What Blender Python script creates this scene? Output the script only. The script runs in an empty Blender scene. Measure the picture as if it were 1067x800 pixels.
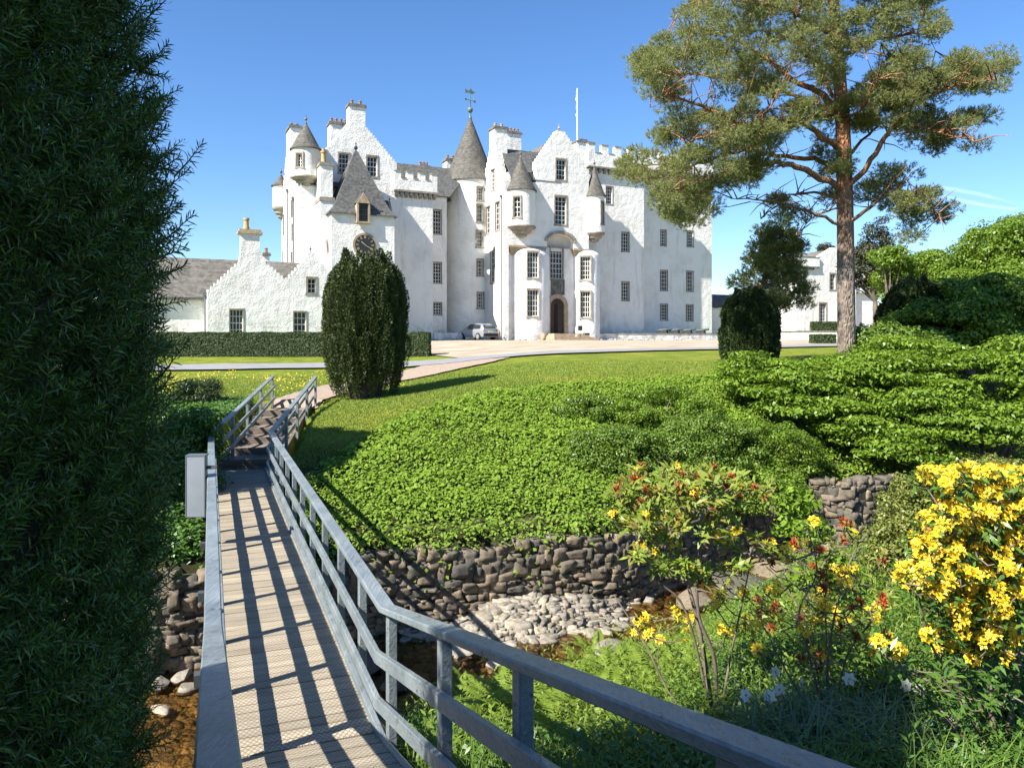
import bpy, bmesh, math, random
import numpy as np
from mathutils import Vector, Matrix
random.seed(7); RNG = np.random.default_rng(11)
S = bpy.context.scene; COL = S.collection
R = math.radians
# ------------------------------------------------------------------ camera, light, exposure
F, CX, HY = 800.0, 533.5, 355.0          # focal length (px of a 1067 px wide frame), centre, horizon
cam = bpy.data.cameras.new('camera'); camo = bpy.data.objects.new('camera', cam); COL.objects.link(camo)
camo.location = (0, 0, 0); camo.rotation_euler = (R(90), 0, 0)
cam.sensor_width = 36; cam.lens = 36 * F / 1067; cam.shift_y = -45 / 1067
cam.clip_start = 0.05; cam.clip_end = 9000
S.camera = camo
SUN_H = Vector((0.77, 0.64)).normalized(); SUN_EL = 42.0
w = bpy.data.worlds.new('World'); S.world = w; w.use_nodes = True
wn = w.node_tree; bg = wn.nodes['Background']
sk = wn.nodes.new('ShaderNodeTexSky'); sk.sky_type = 'NISHITA'; sk.sun_disc = False
sk.sun_elevation = R(SUN_EL); sk.sun_rotation = math.atan2(-SUN_H.x, -SUN_H.y) % (2 * math.pi)
sk.air_density = 1.0; sk.dust_density = 0.1; sk.ozone_density = 5.0; sk.altitude = 200
hs = wn.nodes.new('ShaderNodeHueSaturation'); hs.inputs['Saturation'].default_value = 1.14; hs.inputs['Hue'].default_value = 0.504; wn.links.new(sk.outputs[0], hs.inputs['Color'])
wn.links.new(hs.outputs[0], bg.inputs[0]); bg.inputs[1].default_value = 0.085
sl = bpy.data.lights.new('sun', 'SUN'); sl.energy = 5.0; sl.angle = R(0.5); sl.color = (1, 0.955, 0.88)
so = bpy.data.objects.new('sun', sl); COL.objects.link(so)
ce = math.cos(R(SUN_EL)); so.rotation_euler = Vector((SUN_H.x * ce, SUN_H.y * ce, -math.sin(R(SUN_EL)))).to_track_quat('-Z', 'Y').to_euler()
S.view_settings.view_transform = 'Standard'; S.view_settings.look = 'None'
S.view_settings.exposure = 1.3; S.view_settings.gamma = 1; S.view_settings.use_curve_mapping = False
S.cycles.max_bounces = 6; S.cycles.transparent_max_bounces = 8; S.cycles.diffuse_bounces = 3
S.cycles.glossy_bounces = 3; S.cycles.transmission_bounces = 4; S.cycles.use_denoising = True

def pt(px, py, y): return Vector(((px - CX) / F * y, y, (HY - py) / F * y))

# ------------------------------------------------------------------ materials
def col4(c): return (c[0], c[1], c[2], 1)
def new_mat(name):
    m = bpy.data.materials.new(name); m.use_nodes = True
    return m, m.node_tree, m.node_tree.nodes['Principled BSDF']
def ramp(nt, src, stops):
    r = nt.nodes.new('ShaderNodeValToRGB'); e = r.color_ramp.elements
    while len(e) < len(stops): e.new(0.5)
    for i, (p, c) in enumerate(stops): e[i].position = p; e[i].color = col4(c)
    nt.links.new(src, r.inputs[0]); return r.outputs[0]
def noise(nt, scale, detail=4, rough=0.55, vec=None, stretch=None):
    n = nt.nodes.new('ShaderNodeTexNoise'); n.inputs['Scale'].default_value = scale
    n.inputs['Detail'].default_value = detail; n.inputs['Roughness'].default_value = rough
    if vec is None:
        tc = nt.nodes.new('ShaderNodeTexCoord'); vec = tc.outputs['Object']
    if stretch:
        mp = nt.nodes.new('ShaderNodeMapping'); mp.inputs['Scale'].default_value = stretch
        nt.links.new(vec, mp.inputs[0]); vec = mp.outputs[0]
    nt.links.new(vec, n.inputs['Vector']); return n.outputs['Fac']
def bump(nt, bsdf, src, strength, dist):
    b = nt.nodes.new('ShaderNodeBump'); b.inputs['Strength'].default_value = strength; b.inputs['Distance'].default_value = dist
    nt.links.new(src, b.inputs['Height']); nt.links.new(b.outputs[0], bsdf.inputs['Normal']); return b
def mix(nt, a, b, fac, mode='MIX'):
    m = nt.nodes.new('ShaderNodeMix'); m.data_type = 'RGBA'; m.blend_type = mode
    for s, v in ((6, a), (7, b)):
        if isinstance(v, (tuple, list)): m.inputs[s].default_value = col4(v)
        else: nt.links.new(v, m.inputs[s])
    if isinstance(fac, (int, float)): m.inputs[0].default_value = fac
    else: nt.links.new(fac, m.inputs[0])
    return m.outputs[2]
def simple(name, c1, c2=None, scale=3, rough=0.8, bs=0.0, bscale=20, bdist=0.02, metal=0, spec=None, stretch=None, lo=0.35, hi=0.65):
    m, nt, b = new_mat(name)
    b.inputs['Roughness'].default_value = rough; b.inputs['Metallic'].default_value = metal
    if spec is not None: b.inputs['Specular IOR Level'].default_value = spec
    if c2 is None: b.inputs['Base Color'].default_value = col4(c1)
    else: nt.links.new(ramp(nt, noise(nt, scale, stretch=stretch), [(lo, c1), (hi, c2)]), b.inputs['Base Color'])
    if bs: bump(nt, b, noise(nt, bscale, 5, stretch=stretch), bs, bdist)
    return m
def leaf_mat(name, stops, rough=0.45, trans=0.35, tcol=None, patch=None, spec=0.4):
    """foliage: colour differs from leaf to leaf (random per island), part of the light passes through"""
    m, nt, b = new_mat(name)
    g = nt.nodes.new('ShaderNodeNewGeometry')
    n = len(stops); c = ramp(nt, g.outputs['Random Per Island'], [(i / max(1, n - 1), s) for i, s in enumerate(stops)])
    if patch:
        f = ramp(nt, noise(nt, patch[1], 3), [(0.42, (0, 0, 0)), (0.62, (1, 1, 1))])
        c = mix(nt, c, patch[0], f)
    nt.links.new(c, b.inputs['Base Color']); b.inputs['Roughness'].default_value = rough
    b.inputs['Specular IOR Level'].default_value = spec
    out = nt.nodes['Material Output']
    if trans:
        t = nt.nodes.new('ShaderNodeBsdfTranslucent')
        tc = mix(nt, c, tcol or (0.9, 1.0, 0.35), 0.5 if tcol is None else 0.7, 'MULTIPLY') if tcol is None else mix(nt, c, tcol, 0.6)
        nt.links.new(tc, t.inputs[0])
        ms = nt.nodes.new('ShaderNodeMixShader'); ms.inputs[0].default_value = trans
        nt.links.new(b.outputs[0], ms.inputs[1]); nt.links.new(t.outputs[0], ms.inputs[2]); nt.links.new(ms.outputs[0], out.inputs[0])
    return m
M = {}
def harl():
    m, nt, b = new_mat('white_harling'); b.inputs['Roughness'].default_value = 0.9; b.inputs['Specular IOR Level'].default_value = 0.15
    tc = nt.nodes.new('ShaderNodeTexCoord').outputs['Object']
    c = ramp(nt, noise(nt, 0.6, 6, 0.6, tc), [(0.3, (0.69, 0.66, 0.60)), (0.52, (0.81, 0.785, 0.73))])
    st = ramp(nt, noise(nt, 1.2, 6, 0.65, tc, (1, 1, 0.13)), [(0.56, (0, 0, 0)), (0.78, (1, 1, 1))])
    c = mix(nt, c, (0.47, 0.44, 0.38), mix(nt, (0, 0, 0), st, 0.8))
    sp = nt.nodes.new('ShaderNodeSeparateXYZ'); nt.links.new(tc, sp.inputs[0])
    mr = nt.nodes.new('ShaderNodeMapRange'); mr.inputs[1].default_value = 0.2; mr.inputs[2].default_value = 1.9; mr.inputs[3].default_value = 1; mr.inputs[4].default_value = 0
    nt.links.new(sp.outputs[2], mr.inputs[0])
    bn = ramp(nt, noise(nt, 1.6, 6, 0.7, tc), [(0.48, (0, 0, 0)), (0.62, (1, 1, 1))])
    mm = nt.nodes.new('ShaderNodeMath'); mm.operation = 'MULTIPLY'; nt.links.new(mr.outputs[0], mm.inputs[0]); nt.links.new(bn, mm.inputs[1])
    c = mix(nt, c, (0.36, 0.35, 0.31), mm.outputs[0])
    nt.links.new(c, b.inputs['Base Color'])
    a = noise(nt, 7, 6, 0.7, tc); a2 = noise(nt, 1.7, 3, 0.5, tc)
    ad = nt.nodes.new('ShaderNodeMath'); ad.operation = 'MULTIPLY_ADD'; ad.inputs[1].default_value = 1.4
    nt.links.new(a2, ad.inputs[0]); nt.links.new(a, ad.inputs[2])
    bump(nt, b, ad.outputs[0], .85, 0.08)
    return m
M['harl'] = harl()
M['stone'] = simple('dressed_stone', (0.20, 0.175, 0.14), (0.34, 0.30, 0.24), 2.2, 0.85, 0.5, 14, 0.03)
M['stone_warm'] = simple('warm_sandstone', (0.30, 0.22, 0.14), (0.42, 0.33, 0.22), 3, 0.85, 0.5, 14, 0.03)
M['stone_dark'] = simple('weathered_stone', (0.10, 0.095, 0.085), (0.22, 0.2, 0.17), 3, 0.9, 0.6, 10, 0.03)
def slate(name, a, bcol, cs, zrow=0.28):
    m, nt, b = new_mat(name); b.inputs['Roughness'].default_value = 0.75
    tc = nt.nodes.new('ShaderNodeTexCoord').outputs['Object']
    v = nt.nodes.new('ShaderNodeTexVoronoi'); v.inputs['Scale'].default_value = 1.0
    mp = nt.nodes.new('ShaderNodeMapping'); mp.inputs['Scale'].default_value = (cs*1.7, cs*1.7, 1.5 / zrow); nt.links.new(tc, mp.inputs[0]); nt.links.new(mp.outputs[0], v.inputs['Vector'])
    sp = nt.nodes.new('ShaderNodeSeparateColor'); nt.links.new(v.outputs['Color'], sp.inputs[0])
    c = ramp(nt, sp.outputs[0], [(0, a), (1, bcol)])
    li = ramp(nt, noise(nt, 5, 6, 0.8, tc), [(0.52, (0, 0, 0)), (0.66, (1, 1, 1))])
    c = mix(nt, c, (0.15, 0.14, 0.105), li); nt.links.new(c, b.inputs['Base Color'])
    z = nt.nodes.new('ShaderNodeSeparateXYZ'); nt.links.new(tc, z.inputs[0])
    f = nt.nodes.new('ShaderNodeMath'); f.operation = 'DIVIDE'; f.inputs[1].default_value = zrow; nt.links.new(z.outputs[2], f.inputs[0])
    fr = nt.nodes.new('ShaderNodeMath'); fr.operation = 'FRACT'; nt.links.new(f.outputs[0], fr.inputs[0])
    inv = nt.nodes.new('ShaderNodeMath'); inv.operation = 'SUBTRACT'; inv.inputs[0].default_value = 1; nt.links.new(fr.outputs[0], inv.inputs[1])
    ad = nt.nodes.new('ShaderNodeMath'); ad.operation = 'ADD'; nt.links.new(inv.outputs[0], ad.inputs[0]); nt.links.new(sp.outputs[1], ad.inputs[1])
    bump(nt, b, ad.outputs[0], 0.8, 0.04); return m
M['slate'] = slate('grey_slate', (0.045, 0.046, 0.045), (0.10, 0.098, 0.092), 2.6)
M['slate_old'] = slate('lichened_slate', (0.05, 0.046, 0.038), (0.115, 0.105, 0.085), 3.2)
M['slate_brown'] = slate('brown_slate', (0.075, 0.068, 0.06), (0.16, 0.145, 0.12), 2.0, 0.33)
def glass():
    m, nt, b = new_mat('window_glass'); b.inputs['Roughness'].default_value = 0.08; b.inputs['Specular IOR Level'].default_value = 0.28
    c = ramp(nt, noise(nt, 0.9, 2), [(0.4, (0.012, 0.013, 0.013)), (0.62, (0.05, 0.045, 0.035))]); nt.links.new(c, b.inputs['Base Color'])
    bump(nt, b, noise(nt, 1.5, 1), 0.15, 0.05); return m
M['glass'] = glass()
M['sash'] = simple('cream_sash_paint', (0.66, 0.64, 0.58), None, rough=0.5)
M['dark'] = simple('doorway_dark', (0.012, 0.011, 0.01), None, rough=0.9)  # near-black colour that paints the shade of the castle doorway
M['lead'] = simple('lead_grey', (0.09, 0.095, 0.10), (0.13, 0.13, 0.135), 4, 0.6)
M['iron'] = simple('black_iron', (0.025, 0.027, 0.03), None, rough=0.5)
M['clay'] = simple('yellow_clay_pot', (0.46, 0.30, 0.12), (0.38, 0.22, 0.09), 4, 0.8)
M['clay_red'] = simple('red_clay_pot', (0.30, 0.15, 0.08), (0.22, 0.13, 0.08), 4, 0.8)
M['gold'] = simple('gilt', (0.75, 0.62, 0.25), None, rough=0.35, metal=0.6)
M['wood_door'] = simple('dark_door_wood', (0.06, 0.03, 0.018), (0.035, 0.018, 0.01), 4, 0.5)
M['white_paint'] = simple('white_paint', (0.8, 0.8, 0.8), None, rough=0.5)

# ------------------------------------------------------------------ object helpers
def tag(o, label, cat=None, group=None, kind=None):
    if label: o['label'] = label
    if cat: o['category'] = cat
    if group: o['group'] = group
    if kind: o['kind'] = kind
    return o
def empty(name, loc, rz=0, label=None, cat=None, group=None):
    o = bpy.data.objects.new(name, None); COL.objects.link(o); o.location = loc; o.rotation_euler = (0, 0, rz)
    o.empty_display_size = 0.2
    return tag(o, label, cat, group)
def link(name, me, parent=None):
    o = bpy.data.objects.new(name, me); COL.objects.link(o)
    if parent: o.parent = parent
    return o
def np_mesh(name, V, faces, mats, parent=None, smooth=False, midx=None):
    """V (n,3); faces list of (m,k) int arrays"""
    V = np.asarray(V, np.float32); me = bpy.data.meshes.new(name)
    if not isinstance(faces, list): faces = [faces]
    me.vertices.add(len(V)); me.vertices.foreach_set('co', V.ravel())
    tot = np.concatenate([np.full(len(f), f.shape[1], np.int32) for f in faces])
    loops = np.concatenate([np.asarray(f, np.int32).ravel() for f in faces])
    me.loops.add(len(loops)); me.loops.foreach_set('vertex_index', loops)
    me.polygons.add(len(tot)); st = np.concatenate([[0], np.cumsum(tot)[:-1]]).astype(np.int32)
    me.polygons.foreach_set('loop_start', st); me.polygons.foreach_set('loop_total', tot)
    if not isinstance(mats, (list, tuple)): mats = [mats]
    for m in mats: me.materials.append(m)
    if midx is not None: me.polygons.foreach_set('material_index', np.asarray(midx, np.int32))
    if smooth: me.polygons.foreach_set('use_smooth', np.ones(len(tot), bool))
    me.update(calc_edges=True)
    return link(name, me, parent)
def bm_obj(name, bm, mats, parent=None, smooth=False):
    me = bpy.data.meshes.new(name)
    bmesh.ops.recalc_face_normals(bm, faces=bm.faces[:])
    bm.to_mesh(me); bm.free()
    if not isinstance(mats, (list, tuple)): mats = [mats]
    for m in mats: me.materials.append(m)
    if smooth:
        me.polygons.foreach_set('use_smooth', np.ones(len(me.polygons), bool))
        me.set_sharp_from_angle(angle=R(40))
    return link(name, me, parent)
def box(bm, x0, x1, y0, y1, z0, z1, mi=0, mx=None):
    vs = [bm.verts.new(Vector(c) if mx is None else mx @ Vector(c)) for c in
          ((x0,y0,z0),(x1,y0,z0),(x1,y1,z0),(x0,y1,z0),(x0,y0,z1),(x1,y0,z1),(x1,y1,z1),(x0,y1,z1))]
    for f in ((0,3,2,1),(4,5,6,7),(0,1,5,4),(1,2,6,5),(2,3,7,6),(3,0,4,7)):
        bm.faces.new([vs[i] for i in f]).material_index = mi
def prism(bm, poly, a0, a1, axis='v', mi=0):
    """poly in the (h,z) plane extruded along v (front walls) or u (side walls)"""
    mk = (lambda h, z, a: (h, a, z)) if axis == 'v' else (lambda h, z, a: (a, h, z))
    A = [bm.verts.new(mk(h, z, a0)) for h, z in poly]; B = [bm.verts.new(mk(h, z, a1)) for h, z in poly]
    n = len(poly)
    bm.faces.new(A).material_index = mi; bm.faces.new(B[::-1]).material_index = mi
    for i in range(n): bm.faces.new((A[i], A[(i+1) % n], B[(i+1) % n], B[i])).material_index = mi
def lathe(bm, cx, cy, prof, n=32, mi=0, cap=True):
    rings = []
    for r, z in prof:
        if r < 1e-5: rings.append([bm.verts.new((cx, cy, z))])
        else: rings.append([bm.verts.new((cx + r*math.cos(2*math.pi*k/n), cy + r*math.sin(2*math.pi*k/n), z)) for k in range(n)])
    for a, b in zip(rings, rings[1:]):
        for k in range(n):
            q = [a[k % len(a)], a[(k+1) % len(a)], b[(k+1) % len(b)], b[k % len(b)]]
            q2 = []
            for v_ in q:
                if v_ not in q2: q2.append(v_)
            if len(q2) > 2: bm.faces.new(q2).material_index = mi
    if cap:
        for rg in (rings[0], rings[-1]):
            if len(rg) > 2: bm.faces.new(rg).material_index = mi
def frame_of(d):
    d = Vector(d).normalized(); a = Vector((0, 0, 1)) if abs(d.z) < 0.95 else Vector((1, 0, 0))
    s = d.cross(a).normalized(); return s, s.cross(d).normalized()
class Tubes:
    def __init__(s): s.V = []; s.F = []; s.n = 0
    def add(s, pts, rad, k=6):
        pts = [Vector(p) for p in pts]; rings = []
        for i, p in enumerate(pts):
            d = (pts[min(i+1, len(pts)-1)] - pts[max(i-1, 0)])
            if d.length < 1e-6: d = Vector((0, 0, 1))
            a, b = frame_of(d)
            for j in range(k):
                t = 2*math.pi*j/k; s.V.append(p + (a*math.cos(t) + b*math.sin(t))*rad[i])
        for i in range(len(pts)-1):
            for j in range(k):
                s.F.append((s.n+i*k+j, s.n+i*k+(j+1) % k, s.n+(i+1)*k+(j+1) % k, s.n+(i+1)*k+j))
        s.n += len(pts)*k
    def build(s, name, mat, parent=None):
        return np_mesh(name, np.array([tuple(v) for v in s.V]), np.array(s.F), mat, parent, smooth=True)
def smooth_path(p, n=4):
    """Catmull-Rom through p"""
    p = [Vector(q) for q in p]; out = []
    for i in range(len(p)-1):
        a, b, c, d = p[max(i-1, 0)], p[i], p[i+1], p[min(i+2, len(p)-1)]
        for k in range(n):
            t = k/n; out.append(0.5*((2*b)+(c-a)*t+(2*a-5*b+4*c-d)*t*t+(3*b-a-3*c+d)*t**3))
    out.append(p[-1]); return out
# ---- leaves
def unit(a): return a / (np.linalg.norm(a, axis=1, keepdims=True) + 1e-9)
def rand_dirs(n): return unit(RNG.normal(size=(n, 3)))
def leaves(name, P, D, N, L, W, mat, parent=None, fold=0.2, offset=None):
    """one folded diamond leaf per point: P base, D axis, N face normal"""
    P = np.asarray(P, float); n = len(P); D = unit(np.asarray(D, float)); Sd = unit(np.cross(D, N)); Nn = np.cross(Sd, D)
    L = np.broadcast_to(np.asarray(L, float).reshape(-1, 1) if np.ndim(L) else np.full((1, 1), L), (n, 1)); W = np.broadcast_to(np.asarray(W, float).reshape(-1, 1) if np.ndim(W) else np.full((1, 1), W), (n, 1))
    A = P; T = P + D*L - Nn*L*0.12; Lf = P + D*L*0.45 + Sd*W*0.5 + Nn*W*fold; Rt = P + D*L*0.45 - Sd*W*0.5 + Nn*W*fold
    V = np.stack([A, Rt, T, Lf], 1).reshape(-1, 3); Fc = np.arange(4*n).reshape(n, 4)
    return np_mesh(name, V, Fc, mat, parent)
def needles(name, P, D, L, W, mat, parent=None):
    P = np.asarray(P, float); n = len(P); D = unit(D); Sd = unit(np.cross(D, rand_dirs(n)))
    L = np.broadcast_to(np.reshape(L, (-1, 1)), (n, 1)); W = np.broadcast_to(np.reshape(W, (-1, 1)), (n, 1))
    V = np.stack([P - Sd*W*0.5, P + Sd*W*0.5, P + D*L], 1).reshape(-1, 3)
    return np_mesh(name, V, np.arange(3*n).reshape(n, 3), mat, parent)
def clump_pts(centers, radii, per, flat=0.65, shell=0.6, up=0.35):
    """leaf positions and outward normals for clumps"""
    C = np.repeat(np.asarray(centers, float), per, 0); Rr = np.repeat(np.asarray(radii, float), per)[:, None]
    d = rand_dirs(len(C)); rr = (shell + (1-shell)*RNG.random((len(C), 1)))
    rr *= np.where(RNG.random((len(C), 1)) < 0.2, RNG.random((len(C), 1)), 1)
    P = C + d*Rr*rr*np.array([1, 1, flat]); N = unit(d*np.array([1, 1, 1/flat]) + np.array([0, 0, up]) + RNG.normal(size=d.shape)*0.45)
    return P, N
def lobe_centers(lobes, n, inner=0.72, zmin=-0.55):
    """clump centres on the outside of ellipsoid lobes (cx,cy,cz,rx,ry,rz)"""
    lb = np.array(lobes, float); a = (lb[:, 3]*lb[:, 4] + lb[:, 3]*lb[:, 5] + lb[:, 4]*lb[:, 5]); a /= a.sum()
    out = []
    while len(out) < n:
        k = RNG.choice(len(lb), p=a); d = rand_dirs(1)[0]
        if d[2] < zmin: continue
        q = lb[k, :3] + d*lb[k, 3:]*(inner + (1.02-inner)*RNG.random())
        ins = (((q-lb[:, :3])/lb[:, 3:])**2).sum(1); ins[k] = 9
        if (ins < 0.6).any(): continue
        out.append(q)
    return np.array(out)
def perp_dirs(N, droop=0.2):
    D = np.cross(N, rand_dirs(len(N))); return unit(unit(D) + np.array([0, 0, -droop]))

# ------------------------------------------------------------------ terrain
WALL = [(-16, 11.6), (-5.8, 13.4), (-2.8, 15.0), (2.2, 16.6), (5.6, 19.6), (9.6, 21.6), (20, 27), (60, 48)]
NEAR = [(-16, 6.0), (-5, 8.0), (-1, 9.9), (1.5, 11.9), (4, 15.2), (8, 18.0), (20, 23), (60, 43)]
def interp_line(ln, x): return np.interp(x, [p[0] for p in ln], [p[1] for p in ln])
def line_dist(ln, X, Y):
    best = np.full(X.shape, 1e9)
    for (x0, y0), (x1, y1) in zip(ln, ln[1:]):
        dx, dy = x1-x0, y1-y0; t = np.clip(((X-x0)*dx+(Y-y0)*dy)/(dx*dx+dy*dy), 0, 1)
        best = np.minimum(best, np.hypot(X-x0-t*dx, Y-y0-t*dy))
    return best
def sstep(a, b, x):
    t = np.clip((x-a)/(b-a), 0, 1); return t*t*(3-2*t)
def lawn(X, Y):
    b = -2.0 + 0.85*sstep(-6.5, 3, X)
    return b*np.clip((68-Y)/44, 0, 1.15) + 0
WT = lambda X: -4.15 + 0.25*sstep(2, 9, X)
WATER_Z = -5.7
AX, AY = -0.393, 1.0           # bridge direction in plan
def ramp_z(y): return np.where(y < 5.9, -3.13 + 0.259*(5.9-y), -3.13)
def wob(X, Y, s, a): return a*(np.sin(X*s+1.3*np.sin(Y*s*0.7))*np.sin(Y*s*1.1+0.8*np.sin(X*s*0.9)))
def height(X, Y):
    X = np.asarray(X, float); Y = np.asarray(Y, float)
    dW = line_dist(WALL, X, Y); dN = line_dist(NEAR, X, Y)
    far = Y > interp_line(WALL, X)+.34; near = Y < interp_line(NEAR, X)
    k = 0.36 + 0.05*sstep(0, 5, X); s = WT(X) + k*dW + wob(X, Y, 1.3, 0.06)
    L = lawn(X, Y); hf = -np.logaddexp(-s*4, -L*4)/4 + wob(X, Y, 0.5, 0.02)
    hn = np.interp(dN, [0, 1, 3, 5, 8.5, 12, 30], [-5.7, -4.9, -3.6, -2.9, -2.1, -1.55, -1.2]) + wob(X, Y, 1.7, 0.05)
    hb = -5.86 + 0.50*np.exp(-(((X-0.4)/1.5)**2)) * np.exp(-((dW-0.2)/.75)**2) + wob(X, Y, 3.1, 0.05)
    h = np.where(far, hf, np.where(near, hn, np.maximum(hb, -6.3)))
    # bridge corridor
    c = X - AX*Y - 0.695
    ins = (np.abs(c) < 1.15) & (Y < 19.6)
    h = np.where(ins, np.minimum(h, ramp_z(Y)-0.22), h)
    cs = X + 6.55 + 0.123*(Y-20.5)
    st = (np.abs(cs) < 1.0) & (Y >= 18.4) & (Y < 24.7)
    h = np.where(st, np.minimum(h, -3.3 + 1.1*np.clip((Y-18.9)/5.4, 0, 1)), h)
    return h
def axis_pts(lo, a, b, hi, st, g=1.18):
    c = list(np.arange(a, b+1e-6, st)); s = st; v = b
    while v < hi: s = min(s*g, 400); v += s; c.append(v)
    s = st; v = a; pre = []
    while v > lo: s = min(s*g, 400); v -= s; pre.append(v)
    return np.array(pre[::-1]+c)
GX = axis_pts(-3000, -18, 26, 3000, 0.2); GY = axis_pts(-400, -4, 32, 5000, 0.2, 1.07)
XX, YY = np.meshgrid(GX, GY); HH = height(XX, YY)
def gh(x, y):
    """height of the ground mesh itself"""
    x = np.atleast_1d(np.asarray(x, float)); y = np.atleast_1d(np.asarray(y, float))
    i = np.clip(np.searchsorted(GX, x)-1, 0, len(GX)-2); j = np.clip(np.searchsorted(GY, y)-1, 0, len(GY)-2)
    tx = (x-GX[i])/(GX[i+1]-GX[i]); ty = (y-GY[j])/(GY[j+1]-GY[j])
    return (HH[j, i]*(1-tx)*(1-ty)+HH[j, i+1]*tx*(1-ty)+HH[j+1, i]*(1-tx)*ty+HH[j+1, i+1]*tx*ty)
def g1(x, y): return float(gh(x, y)[0])
ny, nx = XX.shape; idx = np.arange(nx*ny).reshape(ny, nx)
quads = np.stack([idx[:-1, :-1], idx[:-1, 1:], idx[1:, 1:], idx[1:, :-1]], -1).reshape(-1, 4)
def ground_mat():
    m, nt, b = new_mat('lawn_and_soil'); b.inputs['Roughness'].default_value = 0.9; b.inputs['Specular IOR Level'].default_value = 0.15
    at = nt.nodes.new('ShaderNodeAttribute'); at.attribute_name = 'soil'
    tc = nt.nodes.new('ShaderNodeTexCoord').outputs['Object']
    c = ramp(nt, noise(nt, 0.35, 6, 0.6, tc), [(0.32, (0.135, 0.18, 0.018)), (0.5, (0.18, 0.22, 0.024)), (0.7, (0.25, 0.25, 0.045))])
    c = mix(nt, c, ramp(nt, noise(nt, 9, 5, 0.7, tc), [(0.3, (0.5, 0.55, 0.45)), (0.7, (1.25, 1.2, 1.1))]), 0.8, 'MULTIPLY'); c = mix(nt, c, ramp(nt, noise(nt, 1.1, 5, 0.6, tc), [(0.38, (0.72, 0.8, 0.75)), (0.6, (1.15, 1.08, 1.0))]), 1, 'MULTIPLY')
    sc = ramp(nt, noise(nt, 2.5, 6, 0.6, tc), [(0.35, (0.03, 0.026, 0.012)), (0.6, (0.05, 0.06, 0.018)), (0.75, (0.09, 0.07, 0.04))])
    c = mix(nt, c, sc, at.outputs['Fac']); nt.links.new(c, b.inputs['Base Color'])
    bump(nt, b, noise(nt, 14, 6, 0.75, tc), 0.9, 0.06); return m
M['ground'] = ground_mat()
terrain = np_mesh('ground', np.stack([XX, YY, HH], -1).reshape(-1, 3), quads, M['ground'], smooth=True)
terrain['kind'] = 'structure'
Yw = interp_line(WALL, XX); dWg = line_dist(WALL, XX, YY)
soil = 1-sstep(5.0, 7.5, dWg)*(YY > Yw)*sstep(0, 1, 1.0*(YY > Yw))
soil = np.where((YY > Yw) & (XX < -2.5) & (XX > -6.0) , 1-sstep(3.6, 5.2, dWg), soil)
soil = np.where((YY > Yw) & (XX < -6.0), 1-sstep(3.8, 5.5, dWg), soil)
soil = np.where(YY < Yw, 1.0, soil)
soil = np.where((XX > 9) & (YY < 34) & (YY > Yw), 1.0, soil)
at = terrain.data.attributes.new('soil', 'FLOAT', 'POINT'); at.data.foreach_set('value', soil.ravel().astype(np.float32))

def strip(name, pts, widths, mat, lift, n=40, m=5):
    p = smooth_path([(x, y, 0) for x, y in pts], n//max(1, len(pts)-1)+2); V = []
    wi = np.interp(np.linspace(0, 1, len(p)), np.linspace(0, 1, len(widths)), widths)
    for i, q in enumerate(p):
        d = p[min(i+1, len(p)-1)]-p[max(i-1, 0)]; s = Vector((d.y, -d.x, 0)).normalized()
        for k in range(m):
            t = (k/(m-1)-0.5)*wi[i]*(1+0.03*math.sin(i*1.7+k)); V.append((q.x+s.x*t, q.y+s.y*t))
    V = np.array(V); Z = gh(V[:, 0], V[:, 1])+lift
    id_ = np.arange(len(V)).reshape(-1, m); Q = np.stack([id_[:-1, :-1], id_[:-1, 1:], id_[1:, 1:], id_[1:, :-1]], -1).reshape(-1, 4)
    o = np_mesh(name, np.column_stack([V, Z]), Q[:, ::-1], mat, smooth=True); o['kind'] = 'structure'; return o
M['tarmac'] = simple('pale_worn_tarmac', (0.20, 0.20, 0.20), (0.25, 0.245, 0.24), 1.5, 0.9, 0.3, 60, 0.01)
M['gravel'] = simple('pinkish_gravel', (0.27, 0.20, 0.145), (0.36, 0.275, 0.205), 6, 0.95, 0.7, 70, 0.02)
M['gravel_tan'] = simple('tan_gravel', (0.29, 0.23, 0.16), (0.41, 0.34, 0.25), .5, 0.95, 0.6, 40, 0.02)
# ------------------------------------------------------------------ castle frame
TH = R(25); OX, OY = 4.36, 75.0; c_, s_ = math.cos(TH), math.sin(TH)
def cw(u, v): return OX + c_*u - s_*v, OY + s_*u + c_*v
def CU(px, v):
    r = (px-CX)/F; return (r*(OY + c_*v) - OX + s_*v)/(c_ - r*s_)
def CV(px, u):
    r = (px-CX)/F; return (r*(OY + s_*u) - OX - c_*u)/(-s_ - r*c_)
def CZ(py, u, v): return (HY-py)/F*cw(u, v)[1]
# forecourt and roads
def patch(name, poly, mat, lift, st=1.0):
    poly = np.array(poly); bm = bmesh.new()
    xs = np.arange(poly[:, 0].min(), poly[:, 0].max()+st, st); 
    # columns between lower and upper chains (poly given as (x, ylow, yhigh))
    V = []; ks = 26
    for x in xs:
        lo = np.interp(x, poly[:, 0], poly[:, 1]); hi = np.interp(x, poly[:, 0], poly[:, 2])
        for k in range(ks): V.append((x, lo+(hi-lo)*k/(ks-1)))
    V = np.array(V); Z = gh(V[:, 0], V[:, 1])+lift; id_ = np.arange(len(V)).reshape(-1, ks)
    Q = np.stack([id_[:-1, :-1], id_[1:, :-1], id_[1:, 1:], id_[:-1, 1:]], -1).reshape(-1, 4)
    bm.free(); o = np_mesh(name, np.column_stack([V, Z]), Q, mat, smooth=True); o['kind'] = 'structure'; return o
patch('forecourt', [(-9.0, 59, 60), (-6, 50, 75), (-2.5, 41.5, 82), (4, 43, 84), (9, 46, 84), (14, 49.5, 83), (24, 55, 83), (30, 60, 83)], M['gravel_tan'], 0.05)
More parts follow.
